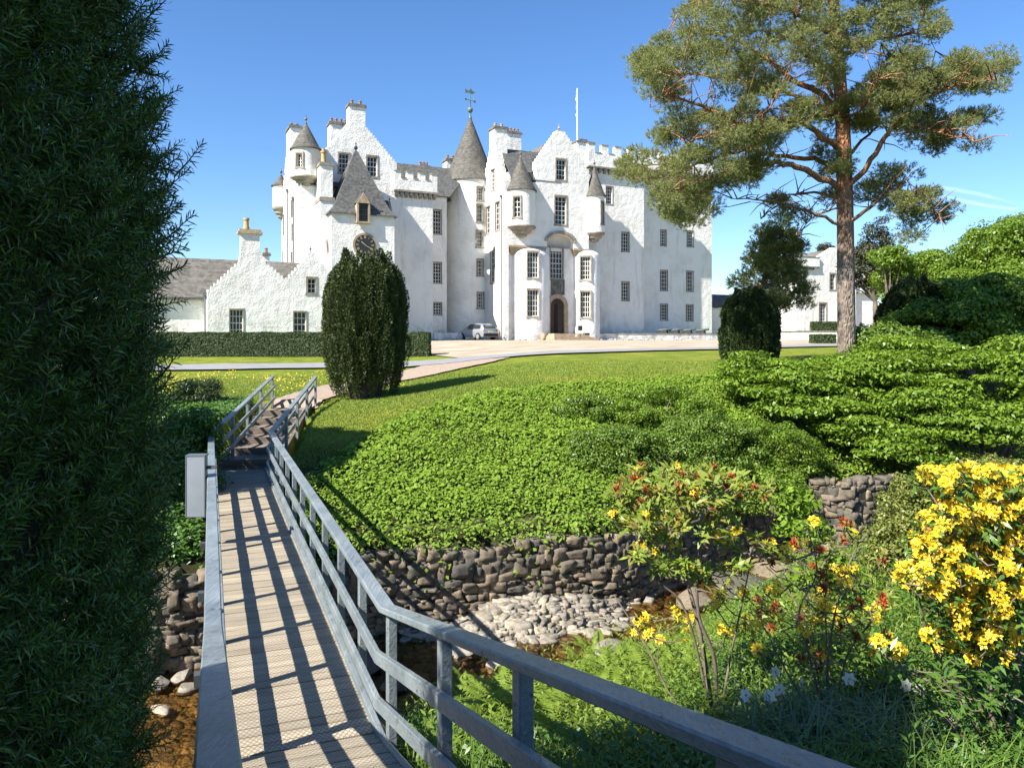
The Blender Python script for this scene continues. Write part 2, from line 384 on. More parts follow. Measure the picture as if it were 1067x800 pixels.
strip('road', [(-60, 35.5), (-30, 36.5), (-16, 38), (-3, 40.2), (3, 42.3), (8, 45), (13.6, 48.2), (24, 54), (50, 62)], [3.6, 3.6, 3.4, 3.0, 3.0, 3.4], M['tarmac'], 0.09, 90)
strip('path', [(-6.95, 24.4), (-6.7, 26.5), (-6.1, 29.2), (-4.4, 32.6), (-2.9, 36.5), (-2.3, 39.2)], [1.5, 1.8, 2.4, 3.4, 4.6], M['gravel'], 0.07, 50)
strip('drive_edge', [(-30, 48.5), (-14, 50), (-5, 52), (0, 56), (6, 63)], [2.5, 3, 4], M['gravel_tan'], 0.04, 50)

# ------------------------------------------------------------------ windows, walls, roofs
ctx = bpy.context
def boolean_cut(o, boxes):
    if not boxes: return
    bm = bmesh.new()
    for mx, w_, h_, dep in boxes: box(bm, -w_/2, w_/2, -0.6, dep, 0, h_, 0, mx)
    cut = bm_obj('cutter', bm, [M['harl']]); 
    md = o.modifiers.new('cut', 'BOOLEAN'); md.object = cut; md.operation = 'DIFFERENCE'; md.solver = 'EXACT'
    ctx.view_layer.update()
    dg = ctx.evaluated_depsgraph_get(); me = bpy.data.meshes.new_from_object(o.evaluated_get(dg))
    o.modifiers.clear(); old = o.data; o.data = me
    m2 = cut.data; bpy.data.objects.remove(cut); bpy.data.meshes.remove(m2)
class Wall:
    """one wall mesh with its window openings"""
    def __init__(s, name, root, bm, mat=None, label=None):
        s.o = bm_obj(name, bm, mat or M['harl']); s.root = root; s.cuts = []; s.w = []
        if label: s.o['label'] = label
    def win(s, mx, w_, h_, cols=3, rows=4, dep=0.26, surround=0.13, sash=None, arch=False):
        s.cuts.append((mx, w_, h_, dep)); bm = bmesh.new(); t = surround
        if t:
            e = 0.035
            for q in ((-w_/2-t, -w_/2, 0, h_), (w_/2, w_/2+t, 0, h_), (-w_/2-t, w_/2+t, h_, h_+t*1.2), (-w_/2-t-.04, w_/2+t+.04, -t*1.3, 0)):
                box(bm, q[0], q[1], -e, 0.12, q[2], q[3], 0, mx)
        d0 = dep-0.075; f = 0.055; g = 0.024
        for q in ((-w_/2, -w_/2+f, 0, h_), (w_/2-f, w_/2, 0, h_), (-w_/2+f, w_/2-f, 0, f*1.3), (-w_/2+f, w_/2-f, h_-f, h_)):
            box(bm, q[0], q[1], d0-0.03, d0+0.03, q[2], q[3], 1, mx)
        for i in range(1, cols):
            x = -w_/2+w_*i/cols; box(bm, x-g, x+g, d0-0.012, d0+0.02, f*1.3, h_-f, 1, mx)
        for j in range(1, rows):
            z = h_*j/rows; gg = g*1.6 if j*2 == rows else g
            box(bm, -w_/2+f, w_/2-f, d0-0.016, d0+0.018, z-gg, z+gg, 1, mx)
        o = bm_obj('window', bm, [M['stone'], M['sash']], s.root)
        b2 = bmesh.new(); box(b2, -w_/2+.002, w_/2-.002, d0+0.03, d0+0.045, 0.002, h_-.002, 0, mx)
        bm_obj('pane', b2, M['glass'], o)
    def done(s):
        boolean_cut(s.o, s.cuts); s.o.parent = s.root; return s.o
def mxf(u, v, z): return Matrix.Translation((u, v, z))                      # front face, looks to -v
def mxl(u, v, z): return Matrix.Translation((u, v, z)) @ Matrix.Rotation(R(-90), 4, 'Z')   # left face, looks to -u
def mxc(cu, cv, r, ang, z): # on a cylinder; ang 0 looks to -v, positive turns to +u
    return Matrix.Translation((cu + r*math.sin(ang), cv - r*math.cos(ang), z)) @ Matrix.Rotation(ang, 4, 'Z')
def fwin(wl, v, x0, x1, y0, y1, **k):
    u0, u1 = CU(x0, v), CU(x1, v); um = (u0+u1)/2; zt, zb = CZ(y0, um, v), CZ(y1, um, v)
    wl.win(mxf(um, v, zb), u1-u0, zt-zb, **k)
def lwin(wl, u, x0, x1, y0, y1, **k):
    v0, v1 = CV(x0, u), CV(x1, u); vm = (v0+v1)/2; zt, zb = CZ(y0, u, vm), CZ(y1, u, vm)
    wl.win(mxl(u, vm, zb), abs(v1-v0), zt-zb, **k)
def cwin(wl, cu, cv, r, x0, x1, y0, y1, **k):
    xm = (x0+x1)/2; best = None
    for i in range(-80, 81):
        a = R(i); u, v = cu+r*math.sin(a), cv-r*math.cos(a); X, Y = cw(u, v)
        # facing camera?
        nx_, ny_ = c_*math.sin(a)+s_*math.cos(a), s_*math.sin(a)-c_*math.cos(a)
        if nx_*X+ny_*Y > 0: continue
        e = abs(CX+F*X/Y-xm)
        if best is None or e < best[0]: best = (e, a, u, v, Y)
    e, a, u, v, Y = best; zt, zb = (HY-y0)/F*Y, (HY-y1)/F*Y; rd = math.atan2(cw(u, v)[0], Y)
    X, _ = cw(u, v); ta = a+TH; cs = max(0.35, abs(math.cos(ta) - X/Y*math.sin(ta)))
    wl.win(mxc(cu, cv, r, a, zb), (x1-x0)/F*Y/cs, zt-zb, dep=0.32, **k)
def stepped(p0, p1, n):
    """crow steps from low point p0 up to high point p1, (h,z)"""
    out = []
    for i in range(n):
        t0, t1 = i/n, (i+1)/n; h0 = p0[0]+(p1[0]-p0[0])*t0; z1 = p0[1]+(p1[1]-p0[1])*t1
        h1 = p0[0]+(p1[0]-p0[0])*t1
        out += [(h0, z1), (h1, z1)]
    return out
def roofs(name, root, tris, mat, th=0.12):
    """roof planes as thick sheets; each given as a list of (u,v,z)"""
    bm = bmesh.new()
    for poly in tris:
        P = [Vector(p) for p in poly]; n = (P[1]-P[0]).cross(P[2]-P[0]).normalized()
        if n.z < 0: n = -n
        A = [bm.verts.new(p) for p in P]; B = [bm.verts.new(p+n*th) for p in P]; k = len(P)
        bm.faces.new(A); bm.faces.new(B[::-1])
        for i in range(k): bm.faces.new((A[i], A[(i+1) % k], B[(i+1) % k], B[i]))
    return bm_obj(name, bm, mat, root)
def chimney(root, u0, u1, v0, v1, z0, z1, pots, pot='clay_red', cap=0.12, name='chimney'):
    bm = bmesh.new(); box(bm, u0, u1, v0, v1, z0, z1, 0)
    box(bm, u0-cap, u1+cap, v0-cap, v1+cap, z1, z1+0.14, 1); box(bm, u0-cap*.5, u1+cap*.5, v0-cap*.5, v1+cap*.5, z1+.14, z1+0.24, 1)
    o = bm_obj(name, bm, [M['harl'], M['stone_dark']], root)
    for i in range(pots):
        u = u0+(u1-u0)*(i+.5)/pots; b2 = bmesh.new()
        lathe(b2, u, (v0+v1)/2, [(0.16, z1+.24), (0.15, z1+.30), (.125, z1+.55), (.16, z1+.58), (.15, z1+.66)], 12)
        bm_obj('chimney_pot', b2, M[pot], o, True)
    return o
def finial(bm, u, v, z, s=1.0, mi=0):
    lathe(bm, u, v, [(.16*s, z), (.07*s, z+.12*s), (.06*s, z+.3*s), (.17*s, z+.42*s), (.17*s, z+.55*s), (.05*s, z+.68*s), (.035*s, z+.8*s), (.08*s, z+.88*s), (0, z+1.0*s)], 12, mi, False)
def turret(root, cu, cv, r, zb, zt, za, corb=0.8, mat='slate_old', ov=0.16):
    """round bartizan: drum, corbelled base, cone roof, finial. returns Wall for windows"""
    bm = bmesh.new(); lathe(bm, cu, cv, [(r, zb), (r, zt)], 40)
    wl = Wall('turret', root, bm)
    wl.after = []
    b2 = bmesh.new(); lathe(b2, cu, cv, [(r*.10, zb-corb), (r*.42, zb-corb*.8), (r*.45, zb-corb*.62), (r*.7, zb-corb*.5), (r*.74, zb-corb*.3), (r*.97, zb-corb*.17), (r*1.05, zb-.06), (r*1.05, zb+.05), (r*1.012, zb+.08)], 40, 0)
    wl.after.append(('corbel', b2, M['stone']))
    h = za-zt; prof = [(r*.6, zt-.02), (r+ov, zt-.06), (r+ov, zt+.02), (r*.93, zt+h*.13)]
    for t in (.3, .5, .7, .88, 1): prof.append((max(.03, r*.93*(1-(t-.13)/.87)), zt+h*t))
    b3 = bmesh.new(); lathe(b3, cu, cv, prof, 40, 0); wl.after.append(('cone_roof', b3, M[mat]))
    b4 = bmesh.new(); finial(b4, cu, cv, za-.1, .75); wl.after.append(('finial', b4, M['stone_dark']))
    return wl
def turret_done(wl):
    o = wl.done(); sm_cyl(o)
    for n, b, m in wl.after: bm_obj(n, b, m, o, True)
def sm_cyl(o):
    o.data.polygons.foreach_set('use_smooth', np.ones(len(o.data.polygons), bool)); o.data.set_sharp_from_angle(angle=R(30))
def pipe(root, u, v, z0, z1, name='downpipe', r=.06):
    bm = bmesh.new(); lathe(bm, u, v, [(r, z0), (r, z1)], 8); box(bm, u-.16, u+.16, v-.12, v+.12, z1-.02, z1+.24); return bm_obj(name, bm, M['lead'], root)

castle = empty('castle', (OX, OY, 0), TH, 'large white harled castle with turrets, crow-stepped gables and grey slate roofs beyond the gravel forecourt', 'castle')
ZB = -1.6
# ---- entrance block
uA0, uA1 = CU(525, 0), CU(613.5, 0); WA = 4.6
gz = lambda px, py, v=0: (CU(px, v), CZ(py, CU(px, v), v))
apx = gz(584.5, 137); gl = gz(558.5, 171); gr = gz(610.5, 173)
zEL = CZ(187, uA0, 0); zUnd = CZ(258, 0, 0)
uCn = CU(530, 0)
poly = [(uA0, ZB), (uA0, zEL), (gl[0], zEL)] + stepped(gl, (apx[0]-.28, apx[1]), 11) + [(apx[0]+.28, apx[1])] + stepped(gr, (apx[0]+.28, apx[1]), 11)[::-1][1:] + [(gr[0]+.02, gr[1]-.4), (uA1, gr[1]-.4), (uA1, zUnd), (uCn, zUnd), (uCn, ZB)]
bm = bmesh.new(); prism(bm, poly, 0, 0.8)
wA = Wall('entrance_gable_wall', castle, bm)
fwin(wA, 0, 579.8, 589.6, 166.5, 187.5, cols=3, rows=4)
fwin(wA, 0, 578.6, 590.2, 205, 234, cols=3, rows=6)
# the arched recess over the entrance is cut from the overhanging wall
ub0, ub1 = CU(570, 0), CU(597.5, 0); ubm = (ub0+ub1)/2; zar = CZ(252, 0, 0); rb = (ub1-ub0)/2
wA.done()
bm = bmesh.new(); arc = [(ub0+.001, zUnd-1)] + [(ubm-rb*math.cos(math.pi*i/14), zar+rb*.52*math.sin(math.pi*i/14)) for i in range(15)] + [(ub1, zUnd-1)]
prism(bm, arc, -.5, .62); cut = bm_obj('cutter', bm, M['harl']); cut.parent = castle
md = wA.o.modifiers.new('c', 'BOOLEAN'); md.object = cut; md.solver = 'EXACT'; ctx.view_layer.update()
me = bpy.data.meshes.new_from_object(wA.o.evaluated_get(ctx.evaluated_depsgraph_get())); wA.o.modifiers.clear(); wA.o.data = me; bpy.data.objects.remove(cut)
# hood mould above the arch
bm = bmesh.new(); P = []
for i in range(17):
    a = math.pi*i/16; P.append((ubm-(rb+.02)*math.cos(a), zar+(rb*.52+.03)*math.sin(a), ubm-(rb+.30)*math.cos(a), zar+(rb*.52+.30)*math.sin(a)))
for a, b in zip(P, P[1:]):
    q = [(a[0], a[1]), (b[0], b[1]), (b[2], b[3]), (a[2], a[3])]
    A = [bm.verts.new((h, -.22, z)) for h, z in q]; B = [bm.verts.new((h, .05, z)) for h, z in q]
    bm.faces.new(A); bm.faces.new(B[::-1])
    for i in range(4): bm.faces.new((A[i], A[(i+1) % 4], B[(i+1) % 4], B[i]))
bmesh.ops.remove_doubles(bm, verts=bm.verts, dist=.001)
bm_obj('hood_mould', bm, M['stone'], castle)
# block body behind the gable, left gable face with steps
bm = bmesh.new(); box(bm, uA0+.8, uA1, .8, 12.0, zUnd, gr[1]-1.2); bm_obj('entrance_block_wall', bm, M['harl'], castle)
lw = 5.4; zlr = CZ(152, uA0, lw/2)
polyL = [(0.8, ZB), (0.8, zEL)] + stepped((.8, zEL-.1), (lw/2-.05, zlr+.1), 8)[0:] + stepped((lw, zEL), (lw/2+.3, zlr+.1), 8)[::-1] + [(lw, ZB)]
bm = bmesh.new(); prism(bm, polyL, uA0, uA0+.8, 'u')
wL = Wall('side_gable_wall', castle, bm)
bm = bmesh.new()
for x0, x1, y0, y1 in ((506.8, 510.6, 215.5, 243.3), (516.3, 520.6, 210.7, 239.6), (511.3, 515.6, 261.9, 294.4), (511.7, 515.3, 177, 198)):
    lwin(wL, uA0, x0, x1, y0, y1, cols=2, rows=5, dep=.2)
bm.free(); wL.done()
# lower entrance wall, set back, with the two round towers before it
bm = bmesh.new(); box(bm, uCn-.1, uA1, .5, 1.3, ZB, zUnd-.002)
wB = Wall('lower_entrance_wall', castle, bm)
bm = bmesh.new()
fwin(wB, .5, 573.8, 586.4, 258.5, 290.4, cols=4, rows=6)
du0, du1 = CU(572.2, .5), CU(586.6, .5); dum = (du0+du1)/2; dz0 = CZ(347.5, dum, .5); dzt = CZ(311, dum, .5); dr = (du1-du0)/2
bm.free(); wB.done()
# back fill of the arch bay
bm = bmesh.new(); box(bm, ub0-.3, ub1+.3, .62, .8, zUnd-.3, zar+rb*.6); bm_obj('arch_back_wall', bm, M['harl'], castle)
bm = bmesh.new()
arc = lambda rr, k=14: [(dum-rr*math.cos(math.pi*i/k), dzt-dr+rr*math.sin(math.pi*i/k)) for i in range(k+1)]
o_, i_ = arc(dr+.42), arc(dr)
for ring, e in ((0, 0), ):
    Q = [[(o_[i], o_[i+1], i_[i+1], i_[i])] for i in range(14)]
    Q += [[((o_[0][0], dz0), o_[0], i_[0], (i_[0][0], dz0))], [((i_[-1][0], dz0), i_[-1], o_[-1], (o_[-1][0], dz0))]]
    for q, in Q:
        A = [bm.verts.new((h, .2, z)) for h, z in q]; B = [bm.verts.new((h, .62, z)) for h, z in q]
        bm.faces.new(A); bm.faces.new(B[::-1])
        for i in range(4): bm.faces.new((A[i], A[(i+1) % 4], B[(i+1) % 4], B[i]))
bmesh.ops.remove_doubles(bm, verts=bm.verts, dist=.001)
ds = bm_obj('door_surround', bm, M['stone_warm'], castle)
bm = bmesh.new(); prism(bm, [(dum-dr, dz0)] + i_ + [(dum+dr, dz0)], .40, .497); box(bm, dum-.04, dum+.04, .34, .4, dz0, dzt-.1)
for k in range(5):
    for sgn in (-1, 1): box(bm, dum+sgn*.42-.3, dum+sgn*.42+.3, .37, .4, dz0+.25+k*.6, dz0+.7+k*.6)
dd = bm_obj('door', bm, M['wood_door'], castle)
bm = bmesh.new(); box(bm, dum-dr*.35, dum+dr*.1, .33, .345, dz0+.05, dzt-dr*.7); bm_obj('doorway_shade', bm, M['dark'], dd)  # black sheet before the door leaf, stands in for doorway shade
# carved armorial panel
pu0, pu1 = CU(574.8, .5), CU(587, .5); pz0, pz1 = CZ(306, pu0, .5), CZ(292.3, pu0, .5); pm = (pu0+pu1)/2
bm = bmesh.new(); box(bm, pu0, pu1, .44, .5, pz0, pz1)
for q in ((pu0-.08, pu0, pz0-.1, pz1+.1), (pu1, pu1+.08, pz0-.1, pz1+.1), (pu0, pu1, pz1, pz1+.1), (pu0, pu1, pz0-.1, pz0)): box(bm, q[0], q[1], .36, .5, q[2], q[3])
prism(bm, [(pm-.22, pz0+.55), (pm-.22, pz0+.28), (pm, pz0+.1), (pm+.22, pz0+.28), (pm+.22, pz0+.55)], .38, .44)
for sx in (-1, 1):
    box(bm, pm+sx*.38-.07, pm+sx*.38+.07, .38, .44, pz0+.12, pz0+.75); lathe(bm, pm+sx*.38, .40, [(0, pz0+.72), (.08, pz0+.8), (0, pz0+.92)], 8)
lathe(bm, pm, .40, [(0, pz0+.6), (.14, pz0+.68), (.12, pz0+.85), (0, pz0+.95)], 10); box(bm, pm-.4, pm+.4, .4, .44, pz0+.98, pz0+1.08)
bm_obj('carved_panel', bm, M['stone_dark'], castle)
def round_tower(px, v, r, ztop, wins):
    cu = CU(px, v); bm = bmesh.new(); prof = [(r, ZB), (r, ztop)]
    for k in range(1, 6): a = math.pi/2*k/5; prof.append((max(0, r*math.cos(a)), ztop + r*.42*math.sin(a)))
    prof[-1] = (0, prof[-1][1]); lathe(bm, cu, v, prof, 56)
    wl = Wall('round_tower', castle, bm)
    for q in wins: cwin(wl, cu, v, r, *q, cols=4, rows=5)
    o = wl.done(); sm_cyl(o); return o
zTl = CZ(264, uA0, 0)
round_tower(549.8, 1.25, 2.15, CZ(266, -3, 0), [(550, 561.2, 262.5, 289.3), (550, 561.2, 302, 329.5)])
round_tower(609.5, .85, 1.5, CZ(266, 3, 0), [(604.8, 615.1, 265.5+2, 291.4), (604.8, 614.8, 303.8, 330.7)])
# corbelling that carries the square upper corner over the round towers
for a, b in ((530.5, 569.5), (597.5, 614)):
    bm = bmesh.new(); ua, ub = CU(a, 0), CU(b, 0)
    for k in range(5):
        z1 = zUnd-.18*k; e = .10*k
        box(bm, ua+e*1.0, ub-e*.6, -.06+e, .5, z1-.18, z1, 0)
    bm_obj('corbel_course', bm, M['stone_warm'], castle)
# turrets on the entrance block
cu, cv = CU(542.3, .2), .2; Yt = cw(cu, cv)[1]; hz = lambda py, Y: (HY-py)/F*Y
t = turret(castle, cu, cv, 1.42, hz(237, Yt), hz(199.5, Yt), hz(163, Yt), 1.1)
cwin(t, cu, cv, 1.42, 534.8, 541.8, 205, 226, cols=2, rows=4); turret_done(t)
cu, cv = CU(619.3, .3), .3; Yt = cw(cu, cv)[1]
t = turret(castle, cu, cv, 1.03, hz(243.5, Yt), hz(205, Yt), hz(173, Yt), .95)
cwin(t, cu, cv, 1.03, 626.5, 629, 211, 233, cols=1, rows=3); turret_done(t)
# roofs of the entrance block
zr = apx[1]-.55; zf = gr[1]-1.45; zfl = CZ(186, uA0, .8)
roofs('slate_roof', castle, [
    [(apx[0], .8, zr), (apx[0], 12, zr), (uA1+.25, 12, zf), (uA1+.25, .8, zf)],
    [(apx[0], .8, zr), (apx[0], 12, zr), (gl[0]-1.0, 12, gl[1]-1.6), (gl[0]-1.0, .8, gl[1]-1.6)]], M['slate_brown'])
roofs('slate_roof', castle, [
    [(uA0+.8, lw/2, zlr-.25), (apx[0], lw/2, zlr-.25), (apx[0], .05, zfl-.1), (uA0+.8, .05, zfl-.1)],
    [(uA0+.8, lw/2, zlr-.25), (apx[0], lw/2, zlr-.25), (apx[0], lw+.1, zfl-.1), (uA0+.8, lw+.1, zfl-.1)]], M['slate'])
bm = bmesh.new(); finial(bm, apx[0], .4, apx[1]+.05, .75); box(bm, apx[0]-.3, apx[0]+.3, .1, .7, apx[1], apx[1]+.12); bm_obj('finial', bm, M['stone_warm'], castle)
chimney(castle, uA0, uA0+1.35, lw/2-.55, lw/2+.75, zlr-1.6, CZ(135, uA0, lw/2), 2, 'clay')
chimney(castle, CU(526, 6.5), CU(541, 6.5), 6.0, 7.0, zlr-1.5, CZ(137, -5, 6.5), 4)
pipe(castle, uA0-.05, .42, ZB, CZ(205, uA0, 0)); pipe(castle, uA0-.1, 4.5, ZB, zEL-.3)
pipe(castle, uA1+.1, .4, ZB, CZ(250, uA1, 0))
# ---- great round stair tower
vC = 7.0; uC = CU(490, vC); RC = 2.65; Yc = cw(uC, vC)[1]; ztC = hz(191, Yc)
bm = bmesh.new(); lathe(bm, uC, vC, [(RC, ZB), (RC, ztC)], 64)
t = Wall('stair_tower_wall', castle, bm)
for q in ((497.3, 503, 195.5, 208.5), (497.3, 502.9, 213.4, 230.9), (497.3, 502.9, 241.2, 257.1), (497.5, 503, 271, 286.6), (497.8, 503.4, 305.6, 320.6)): cwin(t, uC, vC, RC, *q, cols=3, rows=4)
cwin(t, uC, vC, RC, 465, 469, 195.5, 209, cols=2, rows=4)
sm_cyl(t.done())
h = hz(120.5, Yc)-ztC; bm = bmesh.new()
lathe(bm, uC, vC, [(RC*.6, ztC-.03), (RC+.2, ztC-.08), (RC+.2, ztC), (RC*.96, ztC+.45)] + [(max(.05, RC*.96*(1-(q-.06)/.94)), ztC+h*q) for q in (.2, .35, .5, .65, .8, .92, 1)], 64)
cr = bm_obj('cone_roof', bm, M['slate_old'], castle, True)
bm = bmesh.new(); za = ztC+h; lathe(bm, uC, vC, [(.16, za-.3), (.09, za+.1), (.09, za+.25), (.24, za+.38), (.30, za+.55), (.22, za+.75), (.05, za+.85), (.03, za+3.0), (0, za+3.05)], 14)
for a in range(4):
    mx = Matrix.Translation((uC, vC, za+1.55)) @ Matrix.Rotation(R(90*a+20), 4, 'Z'); box(bm, .0, .62, -.018, .018, -.02, .02, 0, mx); box(bm, .55, .72, -.02, .02, -.12, .1, 0, mx)
mx = Matrix.Translation((uC, vC, za+2.35)) @ Matrix.Rotation(R(-30), 4, 'Z')
prism(bm, [(uC-.55, za+2.25), (uC-.25, za+2.3), (uC+.2, za+2.2), (uC+.62, za+2.42), (uC+.3, za+2.5), (uC+.05, za+2.75), (uC-.2, za+2.5), (uC-.6, za+2.65)], vC-.02, vC+.02)
bm_obj('weather_vane', bm, simple('verdigris', (.12, .2, .15), (.08, .1, .08), 5, .5), castle)
# ---- recessed range between stair tower and clock side
vD = 3.6; uD0, uD1 = CU(440, vD), CU(465.5, vD); ztD = CZ(206, uD1, vD)
bm = bmesh.new(); box(bm, uD0, uD1, vD, vD+7, ZB, ztD)
t = Wall('recessed_wall', castle, bm)
for q in ((451.8, 459.8, 219, 244), (451.8, 460, 273.6, 295), (452, 460.2, 315.4, 328)): fwin(t, vD, *q, cols=3, rows=4 if q[2] > 300 else 6, surround=.06)
t.done()
zrD = CZ(176, uD1, vD+3.5)
roofs('slate_roof', castle, [[(CU(413, 4.0), vD+3.5, zrD+.1), (uC, vD+3.5, zrD+.1), (uD1+.15, vD-.25, ztD-.05), (CU(413, 4), vD-.25, ztD-.05)],
                             [(CU(413, 4.0), vD+3.5, zrD+.1), (uC, vD+3.5, zrD+.1), (uC, vD+7.2, ztD-.05), (CU(413, 4), vD+7.2, ztD-.05)]], M['slate'])
chimney(castle, CU(463.5, 8), CU(474, 8), 7.4, 8.6, ztD, CZ(165, -12, 8), 2)
chimney(castle, CU(436, 8), CU(446, 8), 7.4, 8.6, ztD, CZ(172, -15, 8), 3)
# ---- left great block: gable + parapet
vG = .6; G = lambda px, py: (CU(px, vG), CZ(py, CU(px, vG), vG))
uG0, uG1, uG2 = CU(338.5, vG), CU(413.5, vG), CU(451, vG)
zpar = CZ(200, uG2, vG)
pL, pA, pB, pR = G(338.5, 149.5), G(363.5, 130), G(381, 133), G(413.2, 171.5)
poly = [(uG0, ZB)] + stepped((pL[0], pL[1]-.8), (pA[0], pA[1]), 9) + stepped(pR, (pB[0], pB[1]), 14)[::-1] + [(pR[0]+.02, pR[1]-.3), (pR[0]+.02, zpar), (uG2, zpar), (uG2, ZB)]
bm = bmesh.new(); prism(bm, poly, vG, vG+.9)
t = Wall('great_gable_wall', castle, bm)
fwin(t, vG, 353.3, 363.6, 160.5, 180, cols=3, rows=4); fwin(t, vG, 382.8, 393, 163.5, 183.8, cols=3, rows=4)
t.done()
bm = bmesh.new(); box(bm, uG0, uG2, vG+.9, 10, ZB, zpar-.9); bm_obj('great_block_wall', bm, M['harl'], castle)
chimney(castle, CU(363.7, vG), CU(380.8, vG), vG+.003, vG+1.0, pB[1]-.4, CZ(110.5, -20, vG), 2, 'clay_red', .1)
chimney(castle, CU(343, 4.5), CU(362.5, 4.5), 4, 5.2, pL[1]-2, CZ(130.5, -21, 4.5), 4)
zg = pA[1]-.3; um = (pA[0]+pB[0])/2
roofs('slate_roof', castle, [[(um, vG+.9, zg), (um, 10, zg), (uG0-.3, 10, zg-4.4), (uG0-.3, vG+.9, zg-4.4)],
                             [(um, vG+.9, zg), (um, 10, zg), (uG1+.4, 10, zg-4.6), (uG1+.4, vG+.9, zg-4.6)]], M['slate'])
def parapet(root, px0, px1, v, pyb, pyt, nm, dep=.45, oh=.3, merl=None, vback=None, corbels=8):
    u0, u1 = CU(px0, v), CU(px1, v); um_ = (u0+u1)/2; zb, zt = CZ(pyb, um_, v), CZ(pyt, um_, v)
    bm = bmesh.new(); h_ = zt-zb; box(bm, u0, u1, v-oh, v-oh+dep, zb, zb+h_*.62, 0)
    wd = (u1-u0)/(nm*2-1)
    for i in range(nm):
        a = u0+wd*2*i; box(bm, a, a+wd, v-oh, v-oh+dep, zb+h_*.62, zt, 0); box(bm, a-.05, a+wd+.05, v-oh-.05, v-oh+dep+.05, zt, zt+.09, 1)
        if i < nm-1: box(bm, a+wd+.05, a+2*wd-.05, v-oh-.04, v-oh+dep+.04, zb+h_*.62, zb+h_*.62+.07, 1)
    if vback: box(bm, u1-dep, u1, v-oh+dep, vback, zb, zb+h_*.8, 0)
    o = bm_obj('parapet', bm, [M['harl'], M['stone']], root)
    b2 = bmesh.new(); box(b2, u0-.04, u1+.04, v-oh-.05, v+.04, zb-.16, zb)
    for i in range(corbels):
        a = u0+(u1-u0)*(i+.5)/corbels; box(b2, a-.16, a+.16, v-oh*.95, v+.03, zb-.42, zb-.16); box(b2, a-.12, a+.12, v-oh*.5, v+.03, zb-.65, zb-.42)
    bm_obj('corbels', b2, M['stone'], o)
parapet(castle, 410.5, 454.5, vG, 199.5, 181, 4, merl=4, corbels=9, vback=5)
# ---- far left block with corner turret
vH = .1; uH0, uH1 = CU(313, vH), CU(345, vH); dH = 10.4; zEH = CZ(190, uH0, vH)
bm = bmesh.new(); box(bm, uH0+.6, uH1, vH, vH+dH, ZB, zEH); bm_obj('west_block_wall', bm, M['harl'], castle)
vm_ = CV(300.5, uH0); zgH = CZ(150, uH0, vm_)
poly = [(vH, ZB)] + [(vH, zEH)] + stepped((vH, zEH-.01), (vm_-.6, zgH), 10)[1:] + stepped((vH+dH, zEH), (vm_+.6, zgH), 10)[::-1] + [(vH+dH, ZB)]
bm = bmesh.new(); prism(bm, poly, uH0, uH0+.6, 'u')
t = Wall('west_gable_wall', castle, bm)
for q in ((303.2, 305.2, 209, 226), (303.6, 305.4, 234, 250), (294.8, 296.4, 224, 245), (296.6, 298, 181, 194), (302.8, 304.8, 263, 279), (294.2, 295.8, 262, 280), (301.8, 303, 178, 190), (292.4, 293.8, 192, 205)): lwin(t, uH0, q[0]+.3, q[1]-.3, q[2], q[3], cols=2, rows=4, surround=.05)
t.done()
roofs('slate_roof', castle, [[(uH0+.6, vm_, zgH-.3), (uH1+2, vm_, zgH-.3), (uH1+2, vH-.1, zEH-.2), (uH0+.6, vH-.1, zEH-.2)],
                             [(uH0+.6, vm_, zgH-.3), (uH1+2, vm_, zgH-.3), (uH1+2, vH+dH+.1, zEH-.2), (uH0+.6, vH+dH+.1, zEH-.2)]], M['slate'])
chimney(castle, uH0+.003, uH0+1.0, vm_-1.0, vm_+1.2, zgH-.8, CZ(135.5, uH0, vm_), 2)
cu, cv = CU(318.8, vH+.3), vH+.3; Yt = cw(cu, cv)[1]
t = turret(castle, cu, cv, 1.2, hz(186, Yt), hz(156.5, Yt), hz(127.5, Yt), .8)
cwin(t, cu, cv, 1.2, 308.8, 314.6, 160, 173.5, cols=2, rows=4); turret_done(t)
cv = vH+dH-.2; cu = uH0-.1; Yt = cw(cu, cv)[1]
t = turret(castle, cu, cv, .78, hz(217, Yt), hz(194, Yt), hz(182, Yt), 1.1); turret_done(t)
for vv, zz in ((3.3, 208), (6.4, 200)): pipe(castle, uH0-.08, vv, ZB, CZ(zz, uH0, vv))
# ---- clock tower
vF = -3.2; uF0, uF1 = CU(345.3, vF), CU(411, vF); dF = uF1-uF0; zF = CZ(223, (uF0+uF1)/2, vF)
bm = bmesh.new(); box(bm, uF0, uF1, vF, vF+dF, ZB, zF)
t = Wall('clock_tower_wall', castle, bm); t.done()
ucf, vcf = (uF0+uF1)/2, vF+dF/2; zap = CZ(158, ucf, vcf)
def sq(bm, prof):
    rings = [[bm.verts.new((ucf+sx*a, vcf+sy*a, z)) for sx, sy in ((-1,-1),(1,-1),(1,1),(-1,1))] for a, z in prof]
    for A, B in zip(rings, rings[1:]):
        for k in range(4): bm.faces.new((A[k], A[(k+1) % 4], B[(k+1) % 4], B[k]))
    bm.faces.new(rings[0]); bm.faces.new(rings[-1][::-1])
bm = bmesh.new(); hw = dF/2; H = zap-zF
sq(bm, [(hw*.9, zF-.02), (hw+.22, zF-.12), (hw+.22, zF-.02), (hw*.93, zF+H*.07), (hw*.80, zF+H*.18), (hw*.05, zap)])
bm_obj('pyramid_roof', bm, M['slate'], castle)
bm = bmesh.new(); finial(bm, ucf, vcf, zap-.15, .95); bm_obj('finial', bm, M['iron'], castle)
